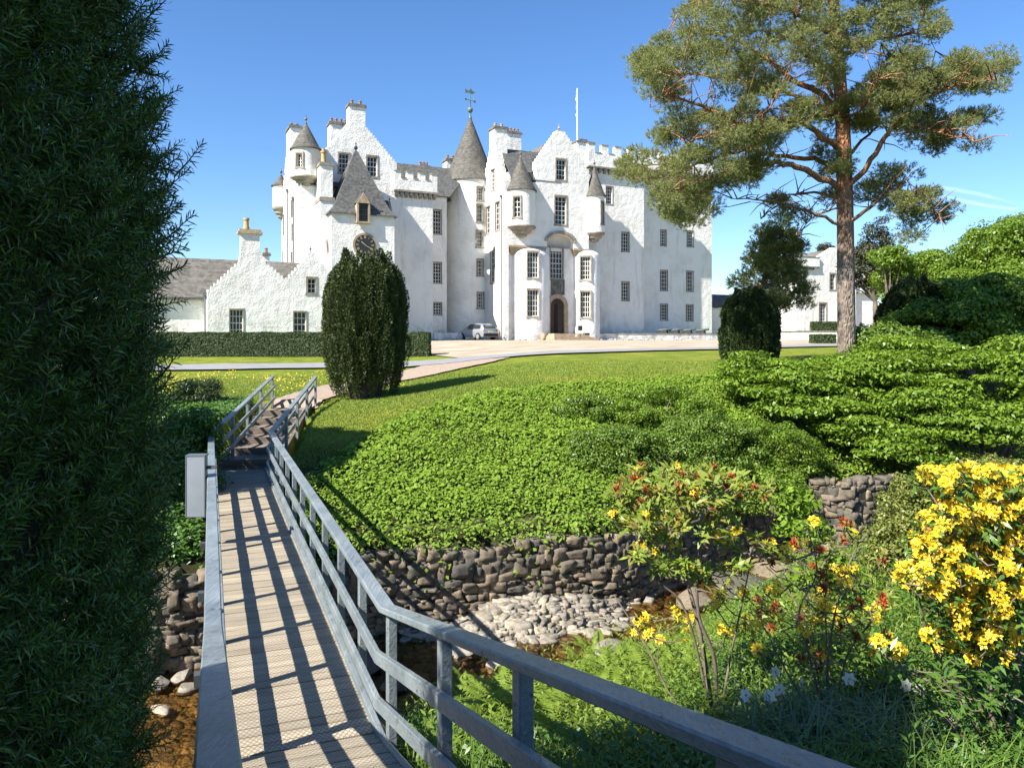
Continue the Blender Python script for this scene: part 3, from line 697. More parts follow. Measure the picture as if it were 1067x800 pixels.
def dormer(mx, w_, h_, zl):
    bm = bmesh.new(); t_ = .16
    box(bm, -w_/2-t_, -w_/2, -.05, 1.6, 0, h_, 0, mx); box(bm, w_/2, w_/2+t_, -.05, 1.6, 0, h_, 0, mx); box(bm, -w_/2-t_-.05, w_/2+t_+.05, -.1, .2, -.14, 0, 0, mx)
    z0 = h_; hg = .85
    def tri(y0, y1, e, zz, mi):
        A = [bm.verts.new(mx @ Vector(p)) for p in ((-w_/2-t_-e, y0, zz), (w_/2+t_+e, y0, zz), (0, y0, zz+hg+e))]
        B = [bm.verts.new(mx @ Vector(p)) for p in ((-w_/2-t_-e, y1, zz), (w_/2+t_+e, y1, zz), (0, y1, zz+hg+e))]
        for f in (A, B[::-1], (A[0], A[1], B[1], B[0]), (A[1], A[2], B[2], B[1]), (A[2], A[0], B[0], B[2])): bm.faces.new(f).material_index = mi
    tri(-.08, .12, .0, z0, 0); tri(.125, 2.6, .1, z0-.02, 1)
    o = bm_obj('dormer', bm, [M['stone_warm'], M['slate']], castle)
    b2 = bmesh.new(); box(b2, -w_/2, w_/2, .12, .16, 0, h_, 0, mx)
    for k in range(7): z = h_*(k+.5)/7; box(b2, -w_/2, w_/2, .03, .12, z-.03, z+.03, 0, mx)
    bm_obj('louvre', b2, M['iron'], o)
    b3 = bmesh.new(); p = mx @ Vector((0, 0, z0+hg)); finial(b3, p.x, p.y, p.z-.05, .5); bm_obj('dormer_finial', b3, M['stone_dark'], o)
um1 = CU(379.3, vF-.5); zd0, zd1 = CZ(231.5, um1, vF), CZ(212.5, um1, vF)
dormer(mxf(um1, vF-.32, zd0), .78, zd1-zd0, 0)
dormer(Matrix.Translation((uF1+.32, vcf, zd0)) @ Matrix.Rotation(R(90), 4, 'Z'), .78, zd1-zd0, 0)
# clock face with roman numerals
uck = CU(380, vF); zck = CZ(255.5, uck, vF); rk = .82
bm = bmesh.new()
def disc(bm, r0, y0, y1, mi, n=40, r_in=0):
    mx = Matrix.Translation((uck, vF, zck)) @ Matrix.Rotation(R(90), 4, 'X')
    A = [bm.verts.new(mx @ Vector((r0*math.cos(2*math.pi*k/n), r0*math.sin(2*math.pi*k/n), y0))) for k in range(n)]
    B = [bm.verts.new(mx @ Vector((r0*math.cos(2*math.pi*k/n), r0*math.sin(2*math.pi*k/n), y1))) for k in range(n)]
    bm.faces.new(A).material_index = mi; bm.faces.new(B[::-1]).material_index = mi
    for k in range(n): bm.faces.new((A[k], A[(k+1) % n], B[(k+1) % n], B[k])).material_index = mi
disc(bm, rk+.2, -.05, .10, 0); disc(bm, rk+.02, .0, .125, 1)
ck = bm_obj('clock', bm, [M['stone_warm'], M['iron']], castle)
bm = bmesh.new()
num = ['XII', 'I', 'II', 'III', 'IIII', 'V', 'VI', 'VII', 'VIII', 'IX', 'X', 'XI']
for i, sx in enumerate(num):
    a = R(30*i); mx = Matrix.Translation((uck+math.sin(a)*rk*.8, vF-.14, zck+math.cos(a)*rk*.8)) @ Matrix.Rotation(a, 4, 'Y')
    wd = {'I': .045, 'V': .09, 'X': .09}; tot = sum(wd[c] for c in sx); x = -tot/2
    for ch in sx:
        xm = x+wd[ch]/2; hh = .115
        if ch == 'I': box(bm, xm-.011, xm+.011, 0, .012, -hh, hh, 0, mx)
        else:
            for sg in (-1, 1):
                zz = .7 if ch == 'V' else 0
                ang = math.atan(.055/(hh*2) * (1 if ch == 'V' else 1.3))*sg
                m2 = mx @ Matrix.Translation((xm + (sg*.018 if ch == 'V' else 0), 0, 0)) @ Matrix.Rotation(ang, 4, 'Y'); box(bm, -.011, .011, 0, .012, -hh, hh, 0, m2)
        x += wd[ch]
bm_obj('numerals', bm, M['gold'], ck)
bm = bmesh.new()
for ang, ln, wd in ((120, .66, .022), (310, .42, .035)):
    mx = Matrix.Translation((uck, vF-.165, zck)) @ Matrix.Rotation(R(ang), 4, 'Y'); box(bm, -wd, wd, 0, .012, -.12, ln, 0, mx)
bm_obj('clock_hands', bm, M['gold'], ck)
# chimney pier beside the clock tower
vP = -1.9; uP0, uP1 = CU(333.8, vP), CU(346.8, vP); zP = CZ(172, uP0, vP)
zl1 = CZ(205, uP0, vP)
bm = bmesh.new(); box(bm, uP0, uP1, vP, vP+2.3, zl1, zP, 0); box(bm, uP0-.1, uP1+.1, vP-.1, vP+2.4, zP, zP+.15, 1); box(bm, uP0-.04, uP1+.04, vP-.04, vP+2.34, zP+.15, zP+.28, 1)
box(bm, uP0-.08, uP1+.15, vP-.12, vP+2.4, zl1-.35, zl1, 1); box(bm, uP0-.02, uP1+.4, vP-.05, vP+2.4, ZB, zl1-.35, 0)
pr = bm_obj('chimney_pier', bm, [M['harl'], M['stone']], castle)
bm = bmesh.new(); lathe(bm, (uP0+uP1)/2-.1, vP+.8, [(.26, zP+.28), (.26, zP+.4), (.20, zP+.55), (.19, zP+1.15), (.25, zP+1.2), (.24, zP+1.35), (.14, zP+1.36), (.12, zP+1.55)], 16); bm_obj('chimney_pot', bm, M['clay'], pr, True)
bm = bmesh.new(); mx = Matrix.Translation((uF0-.02, vF+1.6, CZ(257, uF0, vF+1.6))) @ Matrix.Rotation(R(-90), 4, 'Z') @ Matrix.Rotation(R(90), 4, 'X')
for r0, y0, y1, mi in ((.78, -.05, .06, 0), (.62, -.02, .09, 1)):
    n = 28; A = [bm.verts.new(mx @ Vector((r0*math.cos(2*math.pi*k/n), r0*math.sin(2*math.pi*k/n), y0))) for k in range(n)]; B = [bm.verts.new(mx @ Vector((r0*math.cos(2*math.pi*k/n), r0*math.sin(2*math.pi*k/n), y1))) for k in range(n)]
    bm.faces.new(A).material_index = mi; bm.faces.new(B[::-1]).material_index = mi
    for k in range(n): bm.faces.new((A[k], A[(k+1) % n], B[(k+1) % n], B[k])).material_index = mi
bm_obj('side_clock', bm, [M['stone_warm'], M['iron']], castle)
# ---- east ranges
vI = 3.0; uI0, uI1 = uA1-.5, CU(671, vI); zI = CZ(178, uI1, vI)
bm = bmesh.new(); box(bm, uI0, uI1, vI, vI+9, ZB, zI)
t = Wall('east_tower_wall', castle, bm)
for q in ((631.5, 638, 194.5, 212.5), (647.8, 655.4, 242.6, 262), (648, 655.4, 294, 313)): fwin(t, vI, *q, cols=3, rows=5, surround=.08)
t.done()
parapet(castle, 611, 672, vI, 176.5, 154.5, 5, corbels=12, oh=.4, vback=12)
vJ = vI+2.6; uJ0, uJ1 = uI1-.5, CU(741.8, vJ); zJ = CZ(182, (uJ0+uJ1)/2, vJ)
bm = bmesh.new(); box(bm, uJ0, uJ1, vJ, vJ+9, ZB, zJ)
t = Wall('east_range_wall', castle, bm)
for q in ((688.4, 694, 240, 256), (716, 722.2, 241, 257), (688.2, 695.4, 282, 302.6), (715.4, 722.2, 283, 303.4), (688.2, 695.4, 317.2, 333.4), (715.2, 722, 317.8, 334), (688.5, 694.5, 201, 219), (716, 722, 203, 221)): fwin(t, vJ, *q, cols=3, rows=5, surround=.08)
t.done()
parapet(castle, 671, 743.5, vJ, 181, 162, 6, corbels=13, oh=.35)
bm = bmesh.new(); ub_, ux_ = CU(600, 5), CU(612, 5); zp_ = CZ(150, ub_, 5)
box(bm, ub_-.3, ux_+.3, 4.2, 6, CZ(180, ub_, 5), zp_, 0); box(bm, ub_-.4, ux_+.4, 4.1, 6.1, zp_, zp_+.15, 1); box(bm, ub_+.2, ux_-.2, 4.6, 5.6, zp_+.15, zp_+.5, 1)
bm_obj('turret_cap', bm, [M['harl'], M['stone_dark']], castle)
uf, vf = CU(601.5, 5), 5.0; Yf = cw(uf, vf)[1]
bm = bmesh.new(); lathe(bm, uf, vf, [(.075, zp_+.3), (.05, hz(94, Yf)), (.09, hz(93.5, Yf)), (0, hz(92, Yf))], 10)
fp = bm_obj('flagpole', bm, M['white_paint'], castle)
bm = bmesh.new(); z0, z1 = hz(122, Yf), hz(96, Yf); n = 14; ring = []
for i in range(n+1):
    z = z0+(z1-z0)*i/n; wv = .10+.03*math.sin(i*.9)
    ring.append([bm.verts.new((uf-.06-wv*q-.02*math.sin(i+q*5), vf+.05*math.sin(i*1.3+q*7), z)) for q in (0, .33, .66, 1)])
for a, b in zip(ring, ring[1:]):
    for k in range(3): bm.faces.new((a[k], a[k+1], b[k+1], b[k]))
bm_obj('flag', bm, simple('pale_flag', (.6, .66, .75), None), fp)
# link wing at the far right end
bm = bmesh.new(); vK = vJ+5; uK0, uK1 = uJ1+.01, CU(790, vK); zK = CZ(322, uK1, vK)
box(bm, uK0, uK1, vK, vK+5, ZB, zK); t = Wall('link_wall', castle, bm); t.done()
roofs('slate_roof', castle, [[(uK0, vK+2.5, zK+1.8), (uK1, vK+2.5, zK+1.8), (uK1, vK-.2, zK), (uK0, vK-.2, zK)]], M['slate'])
# terrace wall, entrance steps
bm = bmesh.new(); vT = .2; uT0, uT1 = CU(621.5, vT), CU(757, vT); box(bm, uT0, uT1, vT, vT+.45, -.6, .72, 0); box(bm, uT0-.03, uT1+.03, vT-.05, vT+.5, .72, .82, 1)
tw = bm_obj('terrace_wall', bm, [M['harl'], M['stone_dark']]); tw.location = (OX, OY, 0); tw.rotation_euler = (0, 0, TH)
tag(tw, 'low whitewashed terrace wall with stone coping along the foot of the east range', 'wall')
bm = bmesh.new(); box(bm, uT0+.01, uT1, vT+.45, vJ+4, -.6, .66); tr = bm_obj('terrace', bm, M['gravel_tan']); tr.location = (OX, OY, 0); tr.rotation_euler = (0, 0, TH); tr['kind'] = 'structure'
bm = bmesh.new()
for k in range(4): e = .33*k; box(bm, dum-1.5-e*.5, dum+1.9+e*.9, -1.9-e, .2, -.3, dz0-.02-.16*k)
eb = bm_obj('entrance_steps', bm, M['stone_warm']); eb.location = (OX, OY, 0); eb.rotation_euler = (0, 0, TH)
tag(eb, 'broad sandstone steps up to the arched castle door', 'steps')
def rock_mesh(name, sx, sy, sz, seed, mat, sub=3, rough=.22):
    bm = bmesh.new(); bmesh.ops.create_icosphere(bm, subdivisions=sub, radius=1)
    rs = np.random.default_rng(seed); pl = [(Vector(d), rs.uniform(.55, .95)) for d in unit(rs.normal(size=(11, 3)))]
    ph = rs.uniform(0, 6, 3)
    for v in bm.verts:
        p = v.co.copy()
        for n, d in pl:
            q = p.dot(n)
            if q > d: p -= n*(q-d)
        p *= 1+rough*.25*math.sin(p.x*4+ph[0])*math.sin(p.y*5+ph[1])*math.sin(p.z*4+ph[2])
        v.co = Vector((p.x*sx, p.y*sy, p.z*sz))
    me = bpy.data.meshes.new(name); bm.to_mesh(me); bm.free(); me.materials.append(mat); return me
def local(u, v, z=0): x, y = cw(u, v); return Vector((x, y, z))
for i, (px, v, sc, lb) in enumerate(((566, -2.1, .62, 'rough upright stone left of the castle steps'), (601, -2.3, .5, 'rough boulder right of the castle steps'), (516.3, -.3, .95, 'tall rough stone beside the rear of the parked car'))):
    o = link('boulder', rock_mesh('boulder', sc*.6, sc*.6, sc, 40+i, M['stone_warm'], 2)); o.location = local(CU(px, v), v, .35*sc)
    tag(o, lb, 'boulder')
# small stones along the foot of the walls
bm = bmesh.new(); rs = random.Random(5)
for k in range(150):
    px = rs.uniform(452, 756); v = -1.6-rs.random()*.7 if px > 520 else rs.uniform(-.6, 1.5)
    if 560 < px < 606: continue
    if px > 621: v = -.1-rs.random()*.5
    u = CU(px, v); s = rs.uniform(.08, .2); z = .08
    mx = Matrix.Translation((u, v, z)) @ Matrix.Rotation(rs.random()*6, 4, 'Z') @ Matrix.Diagonal((s*1.3, s, s*.8, 1))
    bmesh.ops.create_icosphere(bm, subdivisions=1, radius=1, matrix=mx)
o = bm_obj('edging_stones', bm, simple('grey_field_stone', (.2, .19, .17), (.4, .38, .34), 2, .9, .5, 8, .03)); o.location = (OX, OY, 0); o.rotation_euler = (0, 0, TH)
tag(o, 'row of rough grey edging stones along the foot of the castle walls', 'stones', kind='stuff')
# sign on a post and a bin by the door
sg = empty('sign', local(CU(604.5, -2.2), -2.2, 0), TH, 'small dark notice board on a slim post right of the castle door', 'sign')
bm = bmesh.new(); box(bm, -.03, .03, -.03, .03, 0, 1.1); bm_obj('post', bm, M['iron'], sg)
bm = bmesh.new(); box(bm, -.22, .22, -.05, -.02, 1.0, 1.42); box(bm, -.25, .25, -.02, .0, .97, 1.45); bm_obj('board', bm, M['iron'], sg)
bn = empty('bin', local(CU(611, -1.6), -1.6, 0), TH, 'small dark box bin at the foot of the right round tower', 'bin')
bm = bmesh.new(); box(bm, -.25, .25, -.2, .2, 0, .7); box(bm, -.28, .28, -.23, .23, .7, .76); bm_obj('bin_body', bm, M['iron'], bn)
bm = bmesh.new(); box(bm, -.18, .18, -.215, -.2, .42, .62); bm_obj('bin_flap', bm, M['lead'], bn)
# low white garden wall left of the car
bm = bmesh.new(); u0, u1 = CU(452, .5), CU(481, .5); box(bm, u0, u1, .5, .9, -.7, .72); o = bm_obj('garden_wall', bm, M['harl']); o.location = (OX, OY, 0); o.rotation_euler = (0, 0, TH)
tag(o, 'short low white wall beside the parked car', 'wall')
# cannons on the terrace
def make_cannon():
    r = empty('cannon', (0, 0, 0)); m = simple('green_grey_iron', (.04, .06, .06), None, rough=.5)
    bm = bmesh.new(); mx = Matrix.Rotation(R(84), 4, 'Y'); prof = [(0, -.75), (.07, -.74), (.05, -.66), (.17, -.62), (.17, -.3), (.13, .1), (.10, .75), (.13, .8), (.11, .86), (0, .86)]
    lathe(bm, 0, 0, prof, 12); bmesh.ops.transform(bm, matrix=Matrix.Translation((0, 0, .5)) @ mx, verts=bm.verts); bm_obj('barrel', bm, m, r, True)
    bm = bmesh.new()
    for sy in (-.2, .14): prism(bm, [(-.75, .1), (-.7, .25), (-.1, .48), (.35, .5), (.4, .2), (.3, .1)], sy, sy+.06)
    bm_obj('carriage', bm, M['iron'], r)
    for sx in (-.5, .25):
        for sy in (-.26, .26):
            bm = bmesh.new(); lathe(bm, 0, 0, [(.16, -.03), (.17, 0), (.16, .03)], 14); bmesh.ops.transform(bm, matrix=Matrix.Translation((sx, sy, .16)) @ Matrix.Rotation(R(90), 4, 'X'), verts=bm.verts); bm_obj('wheel', bm, M['iron'], r)
    return r
def copy_tree(o, parent=None):
    c = o.copy(); COL.objects.link(c)
    if parent: c.parent = parent
    for ch in o.children: copy_tree(ch, c)
    return c
cn = make_cannon(); nm = ('leftmost', 'second from left', 'third from left', 'rightmost')
for i, px in enumerate((692, 704, 717, 731)):
    o = cn if i == 0 else copy_tree(cn); o.location = local(CU(px, 1.6), 1.6, .66); o.rotation_euler = (0, 0, TH+R(-62))
    tag(o, 'small old cannon on the terrace, %s of the four before the east range' % nm[i], 'cannon', 'cannons on the terrace')
# lamp post by the left hedge
lp = empty('lamp_post', pt(424.5, 357, 54), 0, 'small old lantern post rising behind the hedge beside the conical yew', 'lamp post'); lp.location.z = g1(lp.location.x, 54)
bm = bmesh.new(); hh = .9-lp.location.z; lathe(bm, 0, 0, [(.06, 0), (.05, .4), (.03, .5), (.03, hh)], 10); bm_obj('post', bm, M['iron'], lp)
bm = bmesh.new(); lathe(bm, 0, 0, [(.06, hh), (.13, hh+.3), (.15, hh+.32), (.05, hh+.5), (.02, hh+.58), (0, hh+.6)], 6); bm_obj('lantern', bm, M['lead'], lp)

# ------------------------------------------------------------------ car
def make_car():
    """small silver suv; x forward"""
    r = empty('parked_car', (0, 0, 0), 0, 'silver hatchback parked beside the low white wall at the castle foot', 'car')
    paint = simple('silver_paint', (.42, .44, .46), None, rough=.3, metal=.55); tyre = simple('tyre_rubber', (.015, .015, .016), None, rough=.8)
    gl = simple('car_glass', (.02, .025, .03), None, rough=.05, spec=.8)
    sec = [(-2.05, .45, .95, .80, 1.00), (-1.98, .32, 1.02, .84, 1.10), (-1.6, .28, 1.03, .87, 1.42), (-.9, .26, 1.0, .88, 1.52), (.1, .26, .97, .88, 1.50), (.75, .26, .95, .87, 1.22), (1.15, .27, .93, .86, .98), (1.85, .3, .85, .82, .86), (2.1, .42, .72, .7, .74)]
    bm = bmesh.new(); rings = []
    for x, zb, zs, w_, zt in sec:
        cab = zt > zs+.12; wr = w_*.74 if cab else w_*.86
        pts = [(-w_*.9, zb), (-w_, zb+.2), (-w_, zs-.1), (-w_*.96, zs), (-wr, zt-.06 if cab else zt-.02), (-wr*.8, zt), (wr*.8, zt), (wr, zt-.06 if cab else zt-.02), (w_*.96, zs), (w_, zs-.1), (w_, zb+.2), (w_*.9, zb)]
        rings.append([bm.verts.new((x, y, z)) for y, z in pts])
    n = 12
    for a, b in zip(rings, rings[1:]):
        for k in range(n): bm.faces.new((a[k], a[(k+1) % n], b[(k+1) % n], b[k]))
    bm.faces.new(rings[0]); bm.faces.new(rings[-1][::-1])
    bmesh.ops.recalc_face_normals(bm, faces=bm.faces[:])
    bm_obj('body', bm, paint, r, True)
    def quad(name, pts, mat, th=.02):
        bm = bmesh.new(); P = [Vector(p) for p in pts]; nn = (P[1]-P[0]).cross(P[2]-P[0]).normalized()*th
        A = [bm.verts.new(p-nn) for p in P]; B = [bm.verts.new(p+nn) for p in P]; k = len(P); bm.faces.new(A); bm.faces.new(B[::-1])
        for i in range(k): bm.faces.new((A[i], A[(i+1) % k], B[(i+1) % k], B[i]))
        return bm_obj(name, bm, mat, r)
    quad('rear_window', [(-2.0, -.66, 1.07), (-2.0, .66, 1.07), (-1.66, .56, 1.39), (-1.66, -.56, 1.39)], gl)
    quad('windscreen', [(1.1, -.7, 1.02), (1.1, .7, 1.02), (.25, .6, 1.46), (.25, -.6, 1.46)], gl)
    for s in (-1, 1):
        quad('side_window', [(-1.6, s*.855, 1.06), (-.75, s*.865, 1.04), (-.75, s*.70, 1.44), (-1.45, s*.70, 1.38)], gl, .025)
        quad('side_window', [(-.65, s*.865, 1.04), (.35, s*.865, 1.02), (.2, s*.70, 1.43), (-.65, s*.70, 1.44)], gl, .025)
        quad('tail_light', [(-2.06, s*.62, .82), (-2.03, s*.84, .82), (-1.95, s*.82, 1.03), (-2.04, s*.62, 1.0)], simple('red_lens', (.35, .01, .01), None, rough=.2))
        quad('wing_mirror', [(.6, s*.9, .98), (.62, s*1.05, .98), (.62, s*1.05, 1.12), (.6, s*.9, 1.12)], paint, .05)
    quad('number_plate', [(-2.08, -.25, .72), (-2.08, .25, .72), (-2.06, .25, .84), (-2.06, -.25, .84)], simple('yellow_plate', (.6, .5, .08), None))
    quad('bumper', [(-2.1, -.78, .35), (-2.1, .78, .35), (-2.1, .78, .6), (-2.1, -.78, .6)], tyre, .04)
    for sx in (-1.3, 1.25):
        for s in (-1, 1):
            bm = bmesh.new(); lathe(bm, 0, 0, [(.2, -.1), (.32, -.1), (.34, -.06), (.34, .06), (.32, .1), (.2, .1)], 24); bmesh.ops.transform(bm, matrix=Matrix.Translation((sx, s*.82, .34)) @ Matrix.Rotation(R(90), 4, 'X'), verts=bm.verts)
            wh = bm_obj('wheel', bm, tyre, r, True)
            bm = bmesh.new(); lathe(bm, 0, 0, [(.21, -.105), (.05, -.115)] if s > 0 else [(.21, .105), (.05, .115)], 24)
            bmesh.ops.transform(bm, matrix=Matrix.Translation((sx, s*.82, .34)) @ Matrix.Rotation(R(90), 4, 'X'), verts=bm.verts); bm_obj('rim', bm, paint, wh)
    return r
car = make_car(); cp = pt(497.5, 357.5, 71); car.location = (cp.x, 71, g1(cp.x, 71)+.06); car.rotation_euler = (0, 0, R(128))

# ------------------------------------------------------------------ service wing (left)
wing = empty('service_wing', (OX, OY, 0), TH, 'low white crow-stepped building with two gables behind the clipped hedge', 'building')
vS = -6.0; Sg = lambda px, py, v=vS: (CU(px, v), CZ(py, CU(px, v), v))
a0, a1 = Sg(216, 303), Sg(248.5, 275); b1, b0 = Sg(277.5, 275), Sg(298, 293); c0, c1 = Sg(298.2, 293), Sg(320.5, 268.5); d1, d0 = Sg(328, 268.5), Sg(352, 293)
ct = CZ(243, a1[0], vS)
poly = [(a0[0], -1.5)] + stepped((a0[0], a0[1]-.15), a1, 9) + [(Sg(251, 258)[0], a1[1]+1.0), (Sg(251, 258)[0], ct), (Sg(270.5, 258)[0], ct), (Sg(270.5, 258)[0], b1[1]+1.0)] + stepped(b0, b1, 6)[::-1] + stepped(c0, c1, 7) + [(c1[0], c1[1]+.45), (d1[0], c1[1]+.45)] + stepped(d0, d1, 7)[::-1] + [(d0[0], -1.5)]
bm = bmesh.new(); prism(bm, poly, vS, vS+.7); t = Wall('gable_wall', wing, bm)
for q in ((239.4, 253.4, 322.5, 350.5), (306.2, 319, 325, 351)): fwin(t, vS, *q, cols=4 if q[0] < 300 else 3, rows=4, surround=.07)
fwin(t, vS, 320.6, 329, 290.5, 305.5, cols=2, rows=3, surround=.14)
t.done()
bm = bmesh.new(); u0, u1 = Sg(250, 1)[0], Sg(271.5, 1)[0]; box(bm, u0-.15, u1+.15, vS-.15, vS+.95, ct, ct+.16); box(bm, u0-.05, u1+.05, vS-.05, vS+.85, ct+.16, ct+.34); cc = bm_obj('chimney_cap', bm, M['stone_warm'], wing)
bm = bmesh.new(); lathe(bm, Sg(257.3, 1)[0], vS+.4, [(.24, ct+.34), (.24, ct+.5), (.18, ct+.6), (.18, ct+1.0), (.23, ct+1.05), (.22, ct+1.2)], 16); bm_obj('chimney_pot', bm, M['clay'], cc, True)
bm = bmesh.new(); finial(bm, (c1[0]+d1[0])/2, vS+.35, c1[1]+.45, .55); bm_obj('finial', bm, M['stone_dark'], wing)
# set-back wall and roofs
vs2 = vS+2.2; uL0 = CU(130, vs2); zs = CZ(311, CU(205, vs2), vs2)
bm = bmesh.new(); box(bm, uL0, a0[0]+.5, vs2, vs2+6, -1.5, zs); bm_obj('wall', bm, M['harl'], wing)
bm = bmesh.new(); box(bm, a0[0]+.02, d0[0]-.02, vS+.7, vs2+6, -1.5, zs-.1); bm_obj('wall', bm, M['harl'], wing)
zr2 = CZ(272, CU(240, vs2+3), vs2+3)
roofs('slate_roof', wing, [[(uL0, vs2+3, zr2), (a1[0]+6.5, vs2+3, zr2), (a1[0]+6.5, vs2-.3, zs-.05), (uL0, vs2-.3, zs-.05)],
                           [(uL0, vs2+3, zr2), (a1[0]+6.5, vs2+3, zr2), (a1[0]+6.5, vs2+6.3, zs), (uL0, vs2+6.3, zs)]], M['slate_brown'])
for (l, r_, ap) in ((a0, b0, a1[1]-.5+1.0), (c0, d0, c1[1]-.1)):
    um = (l[0]+r_[0])/2
    roofs('slate_roof', wing, [[(um, vS+.7, ap), (um, vs2+3, ap), (l[0], vs2+3, l[1]-.4), (l[0], vS+.7, l[1]-.4)], [(um, vS+.7, ap), (um, vs2+3, ap), (r_[0], vs2+3, r_[1]-.4), (r_[0], vS+.7, r_[1]-.4)]], M['slate_brown'])
chimney(wing, CU(274.5, 1.5), CU(280.5, 1.5), 1.3, 1.9, zs, CZ(266, -28, 1.5), 1)
pipe(wing, a0[0]-.12, vS+.5, -1.5, a0[1]-.3); bm = bmesh.new(); box(bm, uL0, a0[0], vs2-.42, vs2-.3, zs-.12, zs); bm_obj('gutter', bm, M['lead'], wing)

# ------------------------------------------------------------------ gatehouse (right, far)
gt = empty('gatehouse', (0, 0, 0), 0, 'small white tower-like building seen behind the tall pine trunk', 'building')
TG = R(22); YG = 95.0; gp = pt(829.8, 344, YG); GZ = 2.6
gt.location = (gp.x, YG, 0); gt.rotation_euler = (0, 0, TG)
def gw(u, v): return gp.x+math.cos(TG)*u-math.sin(TG)*v, YG+math.sin(TG)*u+math.cos(TG)*v
def gu(px, v=0):
    r = (px-CX)/F; return (r*(YG+math.cos(TG)*v)-gp.x+math.sin(TG)*v)/(math.cos(TG)-r*math.sin(TG))
def gzz(py, u, v=0): return (HY-py)/F*gw(u, v)[1]
gU = gu(851); gD = 4.6
bm = bmesh.new(); box(bm, 0, gu(851), 0, gD, -1, gzz(277.5, 1)); t = Wall('tower_wall', gt, bm)
um = gu(838); t.win(mxf(um, 0, gzz(290.7, um)), .35, gzz(281, um)-gzz(290.7, um), cols=1, rows=2, surround=.08)
t.win(mxl(0, 2.2, gzz(291, 0, 2)), .35, 1.0, cols=1, rows=2, surround=.08); t.done()
bm = bmesh.new(); zt = gzz(277.5, 1); zh = gzz(268, 1)-zt
for (x0, x1, y0, y1) in ((-.25, gU+.25, -.25, .15), (-.25, .15, .15, gD+.25)): box(bm, x0, x1, y0, y1, zt, zt+zh)
box(bm, -.3, gU+.3, -.3, .2, zt+zh, zt+zh+.1, 1); box(bm, -.3, .2, .2, gD+.3, zt+zh, zt+zh+.1, 1); box(bm, -.3, gU+.3, -.3, -.02, zt-.15, zt, 1); box(bm, -.3, -.02, -.02, gD+.3, zt-.15, zt, 1)
for k in range(9): box(bm, .1+k*.3, .25+k*.3, -.24, -.0, zt-.4, zt-.15, 1)
for k in range(13): box(bm, -.24, 0, .1+k*.35, .25+k*.35, zt-.4, zt-.15, 1)
bm_obj('parapet', bm, [M['harl'], M['stone_dark']], gt)
bm = bmesh.new(); ug1, ugp = gu(892), gu(869); zlo = gzz(276, gU); zp = gzz(258, ugp)
prism(bm, [(gU+.01, -1), (gU+.01, zlo+.9), (ugp-.2, zp), (ugp+.4, zp), (ug1, gzz(286, ug1)), (ug1, -1)], .0, .6)
t = Wall('gable_wall', gt, bm)
def gwin(x0, x1, y0, y1, **k):
    a, b = gu(x0), gu(x1); m_ = (a+b)/2; t.win(mxf(m_, 0, gzz(y1, m_)), b-a, gzz(y0, m_)-gzz(y1, m_), **k)
gwin(864.8, 870.5, 285.5, 301.8, cols=3, rows=4); gwin(853.8, 861, 316, 334.8, cols=3, rows=5); t.done()
bm = bmesh.new(); box(bm, gU+.02, ug1-.02, .6, 12, -1, gzz(288, ug1)-.3); bm_obj('rear_wall', bm, M['harl'], gt)
roofs('slate_roof', gt, [[(ugp+.1, .6, zp-.3), (ugp+.1, 13, zp-.3), (gU-.2, 13, zlo-.2), (gU-.2, .6, zlo-.2)], [(ugp+.1, .6, zp-.3), (ugp+.1, 13, zp-.3), (ug1, 13, gzz(286, ug1)-.3), (ug1, .6, gzz(286, ug1)-.3)]], M['slate_brown'])
bm = bmesh.new(); box(bm, gu(806, 3), -.01, 3.0, 6.0, -1, gzz(305, 0, 3)); bm_obj('wall', bm, M['harl'], gt)
roofs('slate_roof', gt, [[(gu(806, 3)-.2, 5.9, gzz(292, 0, 5)), (-.02, 5.9, gzz(292, 0, 5)), (-.02, 2.8, gzz(305, 0, 3)), (gu(806, 3)-.2, 2.8, gzz(305, 0, 3))]], M['slate'])
bm = bmesh.new(); u2, u3 = ug1+.01, gu(913); box(bm, u2, u3, .5, 5, -1, gzz(292, u3)); box(bm, u2, u3+.1, .3, .5, gzz(305, u3), gzz(292.5, u3)); box(bm, u2, u3+.12, .2, .52, gzz(306.5, u3), gzz(305, u3), 1)
prism(bm, [(u3+.01, -1), (u3+.01, gzz(306, u3)), (gu(921), gzz(320, u3)), (gu(921), -1)], .6, 3)
bm_obj('side_wall', bm, [M['harl'], M['stone']], gt)
chimney(gt, gu(904), gu(912), .8, 1.8, gzz(295, u3), gzz(291, u3), 2, 'clay', .08)
# raised ground before it, held by a low wall
x0, x1 = pt(812, 0, 89).x, pt(905, 0, 89).x; yy = 89; zt_ = hz(345, 89)
bm = bmesh.new(); box(bm, x0, x1, yy, yy+.6, -.8, zt_-.1); box(bm, x0, x1, yy-.06, yy+.66, zt_-.1, zt_+.05, 1)
o = bm_obj('retaining_wall', bm, [M['harl'], M['stone_dark']]); tag(o, 'low pale retaining wall in front of the small gatehouse', 'wall')
bm = bmesh.new(); box(bm, x0-1, x0+70, 89.65, 140, -1, zt_-.12); o = bm_obj('gatehouse_ground', bm, M['gravel_tan']); o['kind'] = 'structure'
